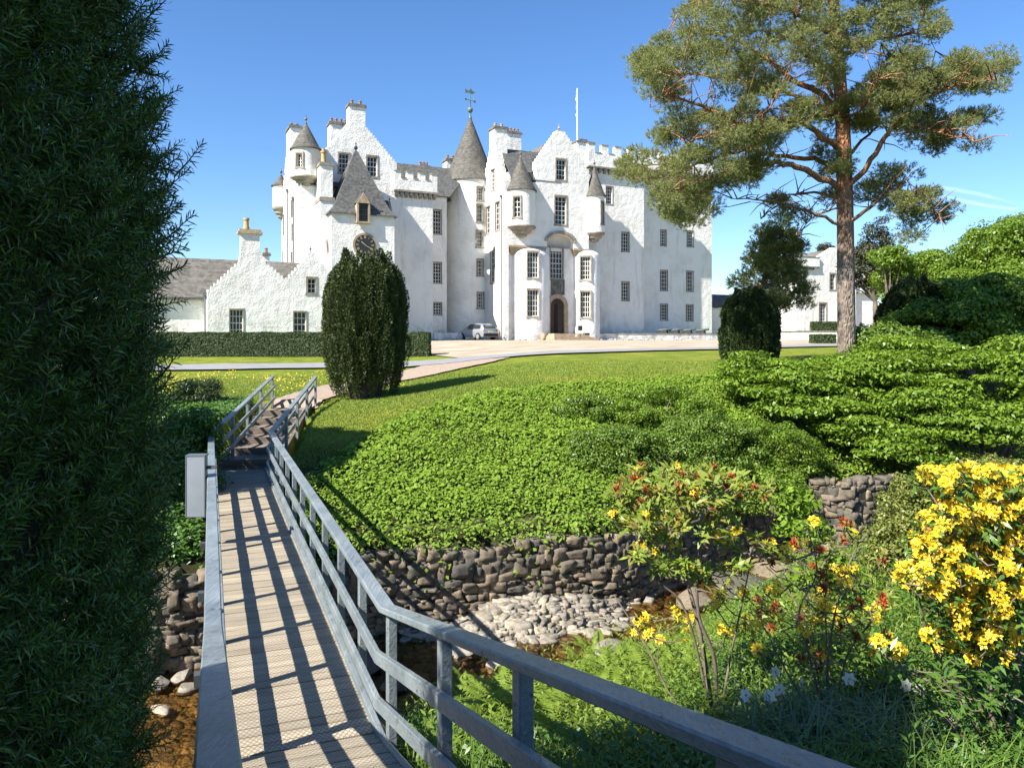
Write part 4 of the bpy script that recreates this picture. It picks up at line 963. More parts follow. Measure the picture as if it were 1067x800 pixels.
# ------------------------------------------------------------------ footbridge
def painted():
    m, nt, b = new_mat('grey_blue_rail_paint'); b.inputs['Roughness'].default_value = .42
    tc = nt.nodes.new('ShaderNodeTexCoord').outputs['Object']
    c = ramp(nt, noise(nt, 2.2, 5, .6, tc), [(.35, (.13, .155, .165)), (.65, (.21, .24, .245))])
    ch = ramp(nt, noise(nt, 15, 6, .75, tc, (1, .45, 1)), [(.60, (0, 0, 0)), (.64, (1, 1, 1))]); c = mix(nt, c, (.05, .045, .04), mix(nt, (0, 0, 0), ch, .9)); c = mix(nt, c, ramp(nt, noise(nt, 60, 4, .7, tc, (1, .04, 1)), [(.3, (.72, .72, .72)), (.6, (1.08, 1.08, 1.08))]), 1, 'MULTIPLY')
    al = ramp(nt, noise(nt, 5, 5, .6, tc), [(.58, (0, 0, 0)), (.75, (1, 1, 1))]); c = mix(nt, c, (.13, .16, .10), mix(nt, (0, 0, 0), al, .6))
    nt.links.new(c, b.inputs['Base Color'])
    gr_ = noise(nt, 40, 5, .6, tc, (1, .06, 1)); bump(nt, b, gr_, .7, .012); return m
M['rail'] = painted()
br = empty('footbridge', (0, 0, 0), 0, 'narrow grey-painted timber footbridge with three-bar railings crossing the stream', 'footbridge')
XR = lambda y: -.393*y+1.37
XL = lambda y: -.393*y+.02
def rz(y, k): return -2.05+(.259*(k-y) if y < k else 0)
def sweep(bm, pts, w_, h_, side_off=0, bev=.008, mi=0):
    """box section swept along pts; w_ horizontal, h_ vertical; pts mark the section's top centre"""
    P = [Vector(p) for p in pts]; n = len(P); rings = []
    for i in range(n):
        ds = []
        if i > 0: d = P[i]-P[i-1]; ds.append(Vector((d.x, d.y, 0)).normalized())
        if i < n-1: d = P[i+1]-P[i]; ds.append(Vector((d.x, d.y, 0)).normalized())
        t = sum(ds, Vector()).normalized(); sc = 1/max(.5, t.dot(ds[0])); s = Vector((t.y, -t.x, 0))*sc
        c = P[i]+s*side_off; a, b = w_/2, h_
        prof = [(-a+bev, 0), (a-bev, 0), (a, -bev), (a, -b+bev), (a-bev, -b), (-a+bev, -b), (-a, -b+bev), (-a, -bev)]
        rings.append([bm.verts.new(c+s*q[0]+Vector((0, 0, q[1]))) for q in prof])
    for A, B in zip(rings, rings[1:]):
        for k in range(8): bm.faces.new((A[k], A[(k+1) % 8], B[(k+1) % 8], B[k])).material_index = mi
    bm.faces.new(rings[0]); bm.faces.new(rings[-1][::-1])
EL, ER = (-7.67, 24.6), (-6.29, 24.6)
right = [(XR(-1.2), -1.2, rz(-1.2, 5.95)), (XR(1.8), 1.8, rz(1.8, 5.95)), (XR(5.95), 5.95, -2.05), (XR(11.6), 11.6, -2.06), (XR(17.4), 17.4, -2.05), (ER[0], ER[1], -1.12)]
left = [(XL(-1.2), -1.2, rz(-1.2, 5.56)), (XL(5.56), 5.56, -2.05), (XL(11.6), 11.6, -2.06), (XL(17.1), 17.1, -2.05), (EL[0], EL[1], -1.12)]
for side, L_ in ((1, right), (-1, left)):
    # handrail in board lengths with a visible joint
    for a, b in zip(L_, L_[1:]):
        pass
    bm = bmesh.new(); sweep(bm, L_, .125, .05); bm_obj('handrail', bm, M['rail'], br)
    for dz in (.335, .69):
        L2 = [(x, y, z-dz+(.05 if y > 20 else 0)) for x, y, z in L_]
        bm = bmesh.new(); sweep(bm, L2, .045, .10, side_off=-side*.075, bev=.006); bm_obj('rail', bm, M['rail'], br)
def post(x, y, ztop, zbot, ang, wd=.095):
    bm = bmesh.new(); mx = Matrix.Translation((x, y, 0)) @ Matrix.Rotation(ang, 4, 'Z')
    box(bm, -.03, .04, -wd/2, wd/2, zbot, ztop, 0, mx); o = bm_obj('post', bm, M['rail'], br)
    md = o.modifiers.new('b', 'BEVEL'); md.width = .006; md.segments = 1
BA = math.atan(.393)
ys = [5.95+1.145*k for k in range(0, 11)]
for y in [2.05, 3.45, 4.6]+ys: post(XR(y)+.03, y, rz(y, 5.95)-.05, float(ramp_z(np.array(y)))-.32, BA)
for y in [1.6, 2.9, 4.25, 5.56]+[5.56+1.154*k for k in range(1, 11)]: post(XL(y)-.03, y, rz(y, 5.56)-.05, float(ramp_z(np.array(y)))-.32, BA)
for k, t_ in enumerate((.27, .5, .74, 1.0)):
    for (p, q) in ((right[-2], right[-1]), (left[-2], left[-1])):
        x, y, z = [p[i]+(q[i]-p[i])*t_ for i in range(3)]; post(x, y-(.05 if t_ == 1 else 0), z-.05, z-1.15, math.atan(.123), .1)
def deck_mat():
    m, nt, b = new_mat('weathered_deck_with_wire_mesh'); b.inputs['Roughness'].default_value = .85
    tc = nt.nodes.new('ShaderNodeTexCoord').outputs['Object']
    rot = nt.nodes.new('ShaderNodeMapping'); rot.inputs['Rotation'].default_value = (0, 0, -BA); nt.links.new(tc, rot.inputs[0]); v = rot.outputs[0]
    g = nt.nodes.new('ShaderNodeNewGeometry')
    c = ramp(nt, noise(nt, 6, 6, .65, v, (.25, 1.6, 1)), [(.3, (.25, .205, .14)), (.55, (.38, .32, .225)), (.75, (.48, .41, .30))])
    c = mix(nt, c, ramp(nt, g.outputs['Random Per Island'], [(0, (.78, .78, .78)), (1, (1.1, 1.08, 1.05))]), .8, 'MULTIPLY')
    sp = nt.nodes.new('ShaderNodeSeparateXYZ'); nt.links.new(v, sp.inputs[0])
    def lin(sx, sy):
        a = nt.nodes.new('ShaderNodeMath'); a.operation = 'MULTIPLY'; a.inputs[1].default_value = sx; nt.links.new(sp.outputs[0], a.inputs[0])
        c2 = nt.nodes.new('ShaderNodeMath'); c2.operation = 'MULTIPLY_ADD'; c2.inputs[1].default_value = sy; nt.links.new(sp.outputs[1], c2.inputs[0]); nt.links.new(a.outputs[0], c2.inputs[2])
        s = nt.nodes.new('ShaderNodeMath'); s.operation = 'SINE'; nt.links.new(c2.outputs[0], s.inputs[0])
        q = nt.nodes.new('ShaderNodeMath'); q.operation = 'ABSOLUTE'; nt.links.new(s.outputs[0], q.inputs[0]); return q.outputs[0]
    a, b_ = lin(70, 46), lin(70, -46)
    mn = nt.nodes.new('ShaderNodeMath'); mn.operation = 'MINIMUM'; nt.links.new(a, mn.inputs[0]); nt.links.new(b_, mn.inputs[1])
    wire = ramp(nt, mn.outputs[0], [(.12, (1, 1, 1)), (.34, (0, 0, 0))])
    c = mix(nt, c, (.15, .135, .115), mix(nt, (0, 0, 0), wire, .9)); nt.links.new(c, b.inputs['Base Color'])
    bump(nt, b, wire, .9, .006); return m
M['deck'] = deck_mat()
bm = bmesh.new(); s = -1.2; rs = random.Random(3); wdt = 0
Bv = Vector((-.393, 1, 0)).normalized()
mid = lambda y: (XR(y)+XL(y))/2
t_ = -1.2*1.0745
while t_ < 18.9*1.0745:
    pw = .142; p = Vector((mid(0), 0, 0))+Bv*t_; y = p.y+.0; yy = p.y
    zz = float(ramp_z(np.array(yy)))+rs.uniform(-.003, .003); sl_ = math.atan(-.259*.93) if yy < 5.85 else 0
    mx = Matrix.Translation((p.x, p.y, zz)) @ Matrix.Rotation(BA, 4, 'Z') @ Matrix.Rotation(sl_, 4, 'X')
    hw_ = .605 + (0 if yy < 17.4 else .04)
    box(bm, -hw_+rs.uniform(-.008, .008), hw_+rs.uniform(-.008, .008), .005, pw-.005, -.045, 0, 0, mx); t_ += pw
bm_obj('deck', bm, M['deck'], br)
for sx in (-1, 1):   # kerb boards along the deck edges
    bm = bmesh.new(); e = sx*.60/.93; sweep(bm, [(mid(-1)+e, -1, float(ramp_z(np.array(-1.)))+.07), (mid(5.9)+e, 5.9, -3.06), (mid(18.6)+e, 18.6, -3.06)], .05, .09, bev=.005); bm_obj('kerb', bm, M['rail'], br)
M['beam'] = simple('painted_steel_beam', (.05, .06, .062), (.10, .06, .035), 3, .6, .3, 20, .01, lo=.5, hi=.75)
for off in (-.5, .5):
    bm = bmesh.new(); e = off/.93
    sweep(bm, [(mid(0)+e, 0, -1.70), (mid(5.9)+e, 5.9, -3.18), (mid(18.8)+e, 18.8, -3.18)], .13, .28); bm_obj('beam', bm, M['beam'], br)
for y in (8, 10.5, 13, 15.5):
    bm = bmesh.new(); mx = Matrix.Translation((mid(y), y, -3.36)) @ Matrix.Rotation(BA, 4, 'Z'); box(bm, -.8, .66, -.06, .06, -.1, .02, 0, mx)
    bm_obj('cross_bearer', bm, M['beam'], br)
# grey metal cabinet hung outside the left rail
cb = empty('metal_cabinet', (0, 0, 0), 0, 'pale grey flat metal cabinet fixed outside the left railing of the footbridge', 'cabinet')
yb = 11.6; a = XL(yb)-.36; cb.location = (a+.13, yb, -1.74); cb.rotation_euler = (0, 0, R(4))
mb = simple('galvanised_sheet', (.22, .24, .26), (.28, .30, .32), 1.5, .45, metal=.2)
bm = bmesh.new(); box(bm, -.13, .13, -.05, .12, -.90, 0); bm_obj('cabinet_body', bm, mb, cb)
bm = bmesh.new(); box(bm, -.145, .145, -.055, .125, 0, .02); box(bm, -.145, -.13, -.055, .0, -.90, 0); box(bm, .13, .145, -.055, .0, -.90, 0); box(bm, -.145, .145, -.055, .0, -.915, -.90); bm_obj('cabinet_trim', bm, simple('dark_trim', (.10, .11, .12), None, rough=.5), cb)
bm = bmesh.new(); box(bm, .145, .30, -.0, .04, -.2, -.15); box(bm, .145, .30, 0, .04, -.8, -.75); bm_obj('bracket', bm, M['beam'], cb)

# ------------------------------------------------------------------ garden steps
stp = empty('garden_steps', (0, 0, 0), 0, 'timber-edged steps climbing from the footbridge to the lawn path', 'steps')
M['tread_soil'] = simple('trodden_soil_tread', (.13, .10, .075), (.24, .20, .15), 5, .95, .6, 30, .02)
M['sleeper'] = simple('old_sleeper_wood', (.09, .07, .05), (.17, .14, .11), 4, .85, .6, 16, .02, stretch=(.3, 2, 2))
ang = math.atan(.123); NS = 6
for k in range(NS):
    y0 = 18.7+k*.93; xm = -6.38-.123*(y0-18.7)-.06; z1 = -3.05+(k+1)*.155
    mx = Matrix.Translation((xm, y0, 0)) @ Matrix.Rotation(ang, 4, 'Z')
    bm = bmesh.new(); box(bm, -.66, .66, 0, .11, z1-.33, z1, 0, mx); bm_obj('riser', bm, M['sleeper'], stp)
    bm = bmesh.new(); box(bm, -.65, .65, .112, 1.0, z1-.33, z1-.02, 0, mx); bm_obj('tread', bm, M['tread_soil'], stp)
for sx in (-.72, .72):
    bm = bmesh.new(); pts_ = [(-6.36+sx-.06, 18.6, -2.95), (-6.36-.123*5.9+sx-.06, 24.5, -1.98)]; sweep(bm, pts_, .09, .34); bm_obj('stringer', bm, M['sleeper'], stp)

# ------------------------------------------------------------------ rubble retaining walls
def stone_mat(name, a, b_, c2):
    m, nt, b = new_mat(name); b.inputs['Roughness'].default_value = .9
    g = nt.nodes.new('ShaderNodeNewGeometry'); tc = nt.nodes.new('ShaderNodeTexCoord').outputs['Object']
    c = ramp(nt, g.outputs['Random Per Island'], [(0, a), (.3, b_), (.55, c2), (.8, (b_[0]*1.3, b_[1]*1.25, b_[2]*1.15)), (1, a)])
    c = mix(nt, c, ramp(nt, noise(nt, 12, 6, .7, tc), [(.3, (.5, .5, .5)), (.7, (1.25, 1.25, 1.2))]), .8, 'MULTIPLY')
    ms = ramp(nt, noise(nt, 2.3, 5, .6, tc), [(.55, (0, 0, 0)), (.7, (1, 1, 1))]); c = mix(nt, c, (.055, .065, .03), mix(nt, (0, 0, 0), ms, .6))
    nt.links.new(c, b.inputs['Base Color']); bump(nt, b, noise(nt, 16, 6, .7, tc), .8, .025); return m
M['rubble'] = stone_mat('rubble_stone', (.12, .095, .068), (.20, .16, .115), (.075, .07, .062))
M['rubble_pale'] = stone_mat('pale_river_stone', (.22, .19, .155), (.33, .29, .235), (.15, .13, .105))
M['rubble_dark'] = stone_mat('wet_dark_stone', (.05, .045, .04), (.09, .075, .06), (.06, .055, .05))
# unit stone: rounded cube, 26 verts
def unit_stone():
    bm = bmesh.new(); bmesh.ops.create_cube(bm, size=2); bmesh.ops.subdivide_edges(bm, edges=bm.edges[:], cuts=2, use_grid_fill=True)
    V = np.array([v.co for v in bm.verts]); Fc = [[v.index for v in f.verts] for f in bm.faces]; bm.free()
    n = np.linalg.norm(V, axis=1, keepdims=True); V = V*(1-.1) + V/n*1.2*.1; return V, np.array(Fc)
USV, USF = unit_stone()
def stones(name, C, SZ, ROT, mat, jit=.09, parent=None, sm_=True, shear=0):
    n = len(C); C = np.asarray(C, float); SZ = np.asarray(SZ, float); V = USV[None]*(1+RNG.normal(size=(n, len(USV), 3))*jit)
    if shear:   # push the eight corners about so that each stone has its own outline
        cr = RNG.normal(size=(n, 8, 3))*shear; w0 = (1+USV[:, None, :]*np.array([[a, b, c] for a in (-1, 1) for b in (-1, 1) for c in (-1, 1)])[None])/2
        V = V+np.einsum('vk,nkc->nvc', np.clip(w0, 0, 1).prod(2), cr)
    V = V*SZ[:, None, :]
    cs, sn = np.cos(ROT)[:, None], np.sin(ROT)[:, None]
    x = V[..., 0]*cs-V[..., 1]*sn; y = V[..., 0]*sn+V[..., 1]*cs
    V = np.stack([x, y, V[..., 2]], -1)+C[:, None, :]
    Fc = (USF[None]+(np.arange(n)*len(USV))[:, None, None]).reshape(-1, 4)
    o = np_mesh(name, V.reshape(-1, 3), Fc, mat, parent, smooth=sm_); return o
def rubble_wall(line, zb, ztf, label, off=.0, mean=.27):
    rs = random.Random(hash(label) % 1000 if False else len(label)); C, Z, A = [], [], []
    pts = [Vector((x, y, 0)) for x, y in line]; seg = [0]
    for a, b in zip(pts, pts[1:]): seg.append(seg[-1]+(b-a).length)
    def at(s):
        for i in range(len(pts)-1):
            if s <= seg[i+1] or i == len(pts)-2:
                t = (s-seg[i])/(seg[i+1]-seg[i]); d = (pts[i+1]-pts[i]).normalized(); return pts[i]+(pts[i+1]-pts[i])*t, d
    z = zb
    while z < max(ztf(at(s_)[0].x) for s_ in (0, seg[-1]*.5, seg[-1])):
        rh = rs.choice([.08, .11, .14, .17, .22]); s_ = rs.uniform(-.2, 0)
        while s_ < seg[-1]:
            wd = rs.uniform(.45, 1.5)*mean*(.6+rh*2.2); p, d = at(max(0, min(seg[-1], s_+wd/2)))
            hh = rh*rs.uniform(.8, 1.35); zc = z+rh/2+rs.uniform(-.05, .05)+.08*math.sin(p.x*1.7)
            if zc < ztf(p.x): 
                nrm = Vector((d.y, -d.x, 0)); q = p+nrm*(off+rs.uniform(-.025, .03)-.16*(zc-zb)*.25)
                C.append((q.x, q.y, zc)); Z.append((wd/2*1.02, rs.uniform(.15, .19), hh/2*1.06)); A.append(math.atan2(d.y, d.x)+rs.uniform(-.06, .06))
            s_ += wd*.97
        z += rh*.93
    r = empty('rubble_wall', (0, 0, 0), 0, label, 'stone wall')
    stones('masonry', C, Z, np.array(A), M['rubble'], .035, r, False, .22)
    bm = bmesh.new(); N = 60; rings = []
    for i in range(N+1):
        p, d = at(seg[-1]*i/N); nrm = Vector((d.y, -d.x, 0)); zt = ztf(p.x)-.08
        rings.append([bm.verts.new(v) for v in (p+nrm*.10+Vector((0, 0, zb-.3)), p+nrm*.07+Vector((0, 0, zt)), p-nrm*.45+Vector((0, 0, zt)), p-nrm*.45+Vector((0, 0, zb-.3)))])
    for a, b in zip(rings, rings[1:]):
        for k in range(4): bm.faces.new((a[k], a[(k+1) % 4], b[(k+1) % 4], b[k]))
    bm.faces.new(rings[0]); bm.faces.new(rings[-1][::-1]); bm_obj('wall_core', bm, simple('dark_mortar', (.055, .047, .036), (.035, .03, .022), 6, bs=.6), r)
rubble_wall([(-5.9, 13.38), (-2.8, 15.0), (2.2, 16.6), (5.6, 19.6), (8.2, 20.9)], -5.95, lambda x: -4.22+.2*float(sstep(2, 9, np.array(x)))+.06*math.sin(x*2.1), 'long rubble stone retaining wall under the leafy bank across the stream')
rubble_wall([(-16, 11.6), (-5.95, 13.36)], -5.95, lambda x: -4.1+.05*math.sin(x*2), 'shaded rubble stone wall on the far stream bank left of the footbridge')
rubble_wall([(7.9, 20.15), (8.7, 19.75), (9.6, 20.1), (10.4, 20.7)], -5.8, lambda x: -3.6+.05*math.sin(x*5), 'rounded end of dry stone walling below the shrubs at right', mean=.26)
# abutment blocks under the bridge ends
for (y, lb) in ((16.9, 'rough stone abutment under the far end of the footbridge'), (5.9, 'rough stone abutment under the near end of the footbridge')):
    C, Z, A = [], [], []
    for k in range(9):
        for j in range(7):
            C.append((mid(y)-.9*1.0+j*.3*.93+random.uniform(-.03, .03), y+j*.3*.37-.3, -5.8+k*.27)); Z.append((random.uniform(.14, .19), .22, .15)); A.append(BA+random.uniform(-.1, .1))
    o = stones('bridge_abutment', C, Z, np.array(A), M['rubble'], .06); tag(o, lb, 'abutment')

# ------------------------------------------------------------------ stream
def water_mat():
    m, nt, b = new_mat('peaty_water'); out = nt.nodes['Material Output']
    tr_ = nt.nodes.new('ShaderNodeBsdfTransparent'); tr_.inputs[0].default_value = (.88, .74, .50, 1)
    gs = nt.nodes.new('ShaderNodeBsdfGlossy'); gs.inputs['Roughness'].default_value = .04
    fr = nt.nodes.new('ShaderNodeFresnel'); fr.inputs['IOR'].default_value = 1.33
    bp = nt.nodes.new('ShaderNodeBump'); bp.inputs['Strength'].default_value = .18; bp.inputs['Distance'].default_value = .05
    nt.links.new(noise(nt, 7, 4, .6), bp.inputs['Height']); nt.links.new(bp.outputs[0], gs.inputs['Normal']); nt.links.new(bp.outputs[0], fr.inputs['Normal'])
    ms = nt.nodes.new('ShaderNodeMixShader'); nt.links.new(fr.outputs[0], ms.inputs[0]); nt.links.new(tr_.outputs[0], ms.inputs[1]); nt.links.new(gs.outputs[0], ms.inputs[2])
    nt.links.new(ms.outputs[0], out.inputs[0]); return m
bm = bmesh.new(); xs = np.linspace(-16, 40, 120); A = []
for x in xs:
    A.append((bm.verts.new((x, interp_line(NEAR, x)-.3, WATER_Z)), bm.verts.new((x, interp_line(WALL, x)-.0, WATER_Z))))
for a, b in zip(A, A[1:]): bm.faces.new((a[0], b[0], b[1], a[1]))
wt = bm_obj('water', bm, water_mat()); wt['kind'] = 'structure'
if wt.data.polygons[0].normal.z < 0: wt.data.flip_normals()
M['bed'] = stone_mat('amber_stream_stone', (.20, .135, .06), (.27, .20, .10), (.10, .07, .035))
n = 8500; X = np.concatenate([RNG.uniform(-9, 12, 5000), RNG.uniform(-9, -3, 3500)]); t0 = RNG.random(n); Yb = interp_line(NEAR, X)*(1-t0)+interp_line(WALL, X)*t0
Z0 = gh(X, Yb); kk = Z0 < WATER_Z-.06; X, Yb, Z0 = X[kk], Yb[kk], Z0[kk]; n = len(X); print('bed', n, ((X>-6)&(X<-4)&(Yb>10)&(Yb<12.5)).sum(), Z0[(X>-6)&(X<-4)&(Yb>10)&(Yb<12.5)].mean()); sz = RNG.uniform(.04, .11, (n, 1))*np.array([1.2, 1, .5])*RNG.uniform(.8, 1.3, (n, 3))
o = stones('stream_bed', np.column_stack([X, Yb, Z0+.01]), sz, RNG.random(n)*6, M['bed'], .06); o['kind'] = 'stuff'; tag(o, 'amber pebbles lying on the bed of the shallow stream', 'pebbles', kind='stuff')
# pale gravel bar at the wall foot
n = 4600; X = RNG.normal(.4, .85, n); d = np.abs(RNG.normal(0, .55, n))+.15; Yg = interp_line(WALL, X)-d; top = -5.42+.12*np.exp(-(d-.5)**2)-.28*np.clip(d-.7, 0, 2)
sz = (.022+.10*RNG.random((n, 1))**3.5)*np.array([1.25, 1, .7])*RNG.uniform(.75, 1.3, (n, 3)); top -= .18*((X-.3)/2.2)**2*1.5
o = stones('gravel_bar', np.column_stack([X, Yg, gh(X, Yg)+.03+.04*np.sin(X*5)*np.sin(Yg*6)+RNG.uniform(-.02, .06, n)]), sz, RNG.random(n)*6, M['rubble_pale'], .06, None, False, .3); tag(o, 'bank of pale washed stones at the foot of the rubble wall', 'stones', kind='stuff')
bld = [(-1.05, 14.0, .34, .22, .2, 'rubble_pale', 'pointed brown boulder at the left end of the pale stone bank'), (-.25, 13.5, .28, .2, .16, 'rubble_pale', 'flat pale stone in the water below the stone bank'),
       (-5.85, 12.75, .24, .17, .12, 'rubble_pale', 'pale smooth stone at the stream edge left of the bridge, largest of the cluster'), (-5.35, 12.6, .2, .15, .11, 'rubble_pale', 'rounded pale stone closest to the bridge in the left cluster'), (-5.6, 13.0, .25, .17, .13, 'rubble_pale', 'wide pale stone behind the others in the left cluster'),
       (-5.45, 11.9, .26, .12, .09, 'rubble_pale', 'thin pale stone sticking out of the brown water left of the bridge'), (-5.1, 12.9, .2, .17, .16, 'rubble_pale', 'upright pale stone beside the bridge beam'),
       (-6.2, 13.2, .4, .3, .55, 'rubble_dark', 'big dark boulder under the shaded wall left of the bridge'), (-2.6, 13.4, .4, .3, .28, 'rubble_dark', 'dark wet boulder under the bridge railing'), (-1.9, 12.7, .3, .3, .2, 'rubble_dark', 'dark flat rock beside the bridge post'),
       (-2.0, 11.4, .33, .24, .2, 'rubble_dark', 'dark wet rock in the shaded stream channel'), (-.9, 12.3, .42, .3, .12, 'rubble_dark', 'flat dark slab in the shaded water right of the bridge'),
       (1.75, 13.6, .42, .32, .34, 'rubble_pale', 'large pale boulder behind the azalea stems'), (5.2, 17.6, 1.0, .8, .25, 'rubble', 'broad grey rock slab in the stream upstream'), (6.5, 18.6, .8, .5, .3, 'rubble', 'long pale rock by the upstream wall'), (4.0, 16.6, .6, .4, .3, 'rubble', 'grey rock where the stream bends behind the azalea'),
       (-.3, 9.0, .35, .25, .2, 'rubble_pale', 'brown stone in the grass on the near bank below the railing')]
for i, (x, y, a, b, c, mt, lb) in enumerate(bld):
    o = link('boulder', rock_mesh('boulder', a, b, c, 100+i, M[mt])); o.location = (x, y, max(g1(x, y), WATER_Z-.05)+c*.35); o.rotation_euler = (0, 0, i*1.1)
    for p in o.data.polygons: p.use_smooth = True
    o.data.set_sharp_from_angle(angle=R(28)); tag(o, lb, 'boulder', 'boulders in and beside the stream')
# ================================================================== vegetation
def ground_hit(px, py, dz=0.0, y0=3.0, y1=80.0):
    ys_ = np.linspace(y0, y1, 1500); x = (px-CX)/F*ys_; z = (HY-py)/F*ys_; g = gh(x, ys_)+dz
    k = np.argmax(z <= g); return float(x[k]), float(ys_[k]), float(g[k])
def in_poly(px, py, poly):
    c = np.zeros(len(px), bool); n = len(poly)
    for i in range(n):
        (x0, y0), (x1, y1) = poly[i], poly[(i+1) % n]
        m = ((y0 > py) != (y1 > py)) & (px < (x1-x0)*(py-y0)/((y1-y0) if y1 != y0 else 1e-9)+x0); c ^= m
    return c
def proj(X, Y, Z): return CX+F*X/Y, HY-F*Z/Y
L = {}
L['cover'] = leaf_mat('fresh_ground_cover_leaf', [(.12, .205, .018), (.185, .295, .03), (.25, .365, .045), (.155, .26, .025)], .6, .4, spec=.22)
L['shrub'] = leaf_mat('mid_green_leaf', [(.085, .15, .018), (.13, .21, .028), (.18, .265, .04)], .4, .35)
L['lime'] = leaf_mat('bright_spring_leaf', [(.11, .19, .018), (.16, .25, .026), (.20, .295, .036)], .4, .42)
L['maple'] = leaf_mat('layered_shrub_leaf', [(.12, .205, .018), (.18, .285, .028), (.23, .335, .04), (.09, .165, .02)], .42, .4)
L['tree'] = leaf_mat('tree_leaf', [(.06, .125, .018), (.09, .17, .024), (.125, .215, .03)], .45, .38)
L['dark'] = leaf_mat('dark_evergreen_leaf', [(.022, .04, .014), (.036, .06, .018), (.055, .085, .025)], .4, .12)
L['yew'] = leaf_mat('yew_needle', [(.035, .085, .016), (.065, .135, .024), (.12, .21, .035), (.04, .10, .018)], .34, .25, spec=.5)
L['yewfar'] = leaf_mat('yew_foliage', [(.04, .058, .018), (.062, .085, .026), (.095, .12, .036)], .5, .12)
L['yewdk'] = leaf_mat('deep_yew_foliage', [(.025, .042, .014), (.042, .066, .02), (.075, .105, .03)], .5, .12)
L['hedge'] = leaf_mat('hedge_leaf', [(.03, .055, .014), (.05, .08, .02), (.07, .10, .028)], .5, .15)
L['pine'] = leaf_mat('pine_needles', [(.175, .20, .058), (.235, .255, .085), (.30, .305, .12), (.20, .235, .075)], .6, .4)
L['cone'] = leaf_mat('dull_conifer', [(.04, .05, .022), (.06, .07, .03), (.05, .045, .025)], .6, .1)
L['var'] = leaf_mat('yellow_green_leaf', [(.09, .13, .02), (.20, .23, .04), (.28, .28, .07), (.05, .09, .015)], .45, .3)
L['fern'] = leaf_mat('fern_leaf', [(.15, .23, .025), (.21, .30, .04), (.26, .34, .05)], .5, .45)
L['grass'] = leaf_mat('grass_blade', [(.08, .16, .018), (.13, .22, .028), (.19, .27, .045)], .5, .35)
L['lawn'] = leaf_mat('lawn_blade', [(.13, .20, .02), (.19, .26, .03), (.25, .29, .05)], .6, .3)
L['daff'] = leaf_mat('daffodil_leaf', [(.09, .17, .10), (.13, .22, .13), (.17, .26, .15)], .45, .25)
L['azleaf'] = leaf_mat('azalea_leaf', [(.16, .25, .03), (.23, .31, .045), (.28, .33, .06), (.27, .20, .06)], .45, .4)
L['dkleaf'] = leaf_mat('deep_green_leaf', [(.05, .12, .02), (.08, .165, .03), (.11, .20, .03)], .35, .3)
L['yel'] = leaf_mat('golden_petal', [(.86, .62, .02), (.90, .72, .05), (.82, .52, .012), (.92, .78, .14)], .5, .35, tcol=(.9, .5, .02))
L['red'] = leaf_mat('dark_red_bud', [(.30, .03, .015), (.42, .06, .02), (.38, .12, .03), (.20, .02, .015)], .5, .2, tcol=(.5, .1, .03))
L['white'] = leaf_mat('white_petal', [(.78, .78, .75), (.82, .82, .80)], .5, .3, tcol=(.8, .8, .75))
M['twig'] = simple('twig_bark', (.10, .075, .055), (.17, .135, .10), 6, .85, .4, 30, .01)
M['core_dark'] = simple('dark_core_fill', (.035, .026, .02), (.06, .045, .033), 6, .9)  # dark fill colour standing for shade inside yews and hedges
M['bark'] = simple('grey_brown_bark', (.10, .08, .06), (.17, .14, .11), 4, .9, .8, 18, .03)

# ---- columnar / rounded yews made of upright plumes
def plume_yew(name, x, y, zb, prof, nplume, per, label, cat, mat, blade=(.085, .03), grp=None, pr=.125, seed=1):
    rg = np.random.default_rng(seed); r = empty(name, (x, y, zb), 0, label, cat, grp)
    H = prof[-1][1]; pz = [p[1] for p in prof]; pr_ = [p[0] for p in prof]
    PP, DD = [], []
    for k in range(nplume):
        ph = (k*.5698403*2*math.pi+rg.normal()*.12) % (2*math.pi); z0 = H*(((k*.7548777) % 1)**.85)*.84; ln = rg.uniform(.9, 1.7)*H/5; 
        top = min(H*rg.uniform(.90, 1.06), z0+ln); ro = rg.normal(-.01, .10)*H/5; n = int(per*max(.35, (top-z0)/ (H/5))); t = rg.random(n)**.8
        z = z0+(top-z0)*t; rad = np.interp(z, pz, pr_)*(1+.05*math.sin(ph*5))
        swell = pr*np.sin(np.clip(t, .02, 1)*math.pi*.88+.28)**.7*H/5*rg.uniform(.65, 1.1)
        rad = np.maximum(np.where(z > H*.93, np.maximum(rad, np.interp(H*.93, pz, pr_)*.8), rad)-.10*H/5+ro+.10*t*H/5, .02); a = rg.normal(size=(n, 3)); a[:, 2] *= .4; a = unit(a)
        P = np.column_stack([rad*math.cos(ph), rad*math.sin(ph), z]) + a*(swell*(.75+.35*rg.random(n)))[:, None]
        out = np.array([math.cos(ph), math.sin(ph), 0])
        PP.append(P); DD.append(a*.75+np.array([0, 0, .75])+out*.25+rg.normal(size=(n, 3))*.25)
    P = np.concatenate(PP); D = np.concatenate(DD); N = rand_dirs(len(P))
    o = leaves('foliage', P, D, N, rg.uniform(.7, 1.3, len(P))*blade[0], blade[1], mat, r, .15)
    bm = bmesh.new(); lathe(bm, 0, 0, [(max(.03, a_-.50*H/5), b_*.93) for a_, b_ in prof], 20, 0); bm_obj('dark_core', bm, M['core_dark'], r, True)  # solid dark hull, the crown's inner shade put into its colour
    bm = bmesh.new(); lathe(bm, 0, 0, [(.3*H/5, -.35), (.2*H/5, .5), (.15*H/5, H*.4)], 12); bm_obj('trunk', bm, M['bark'], r, True)
    return r
yx = pt(375, 422, 24.5)
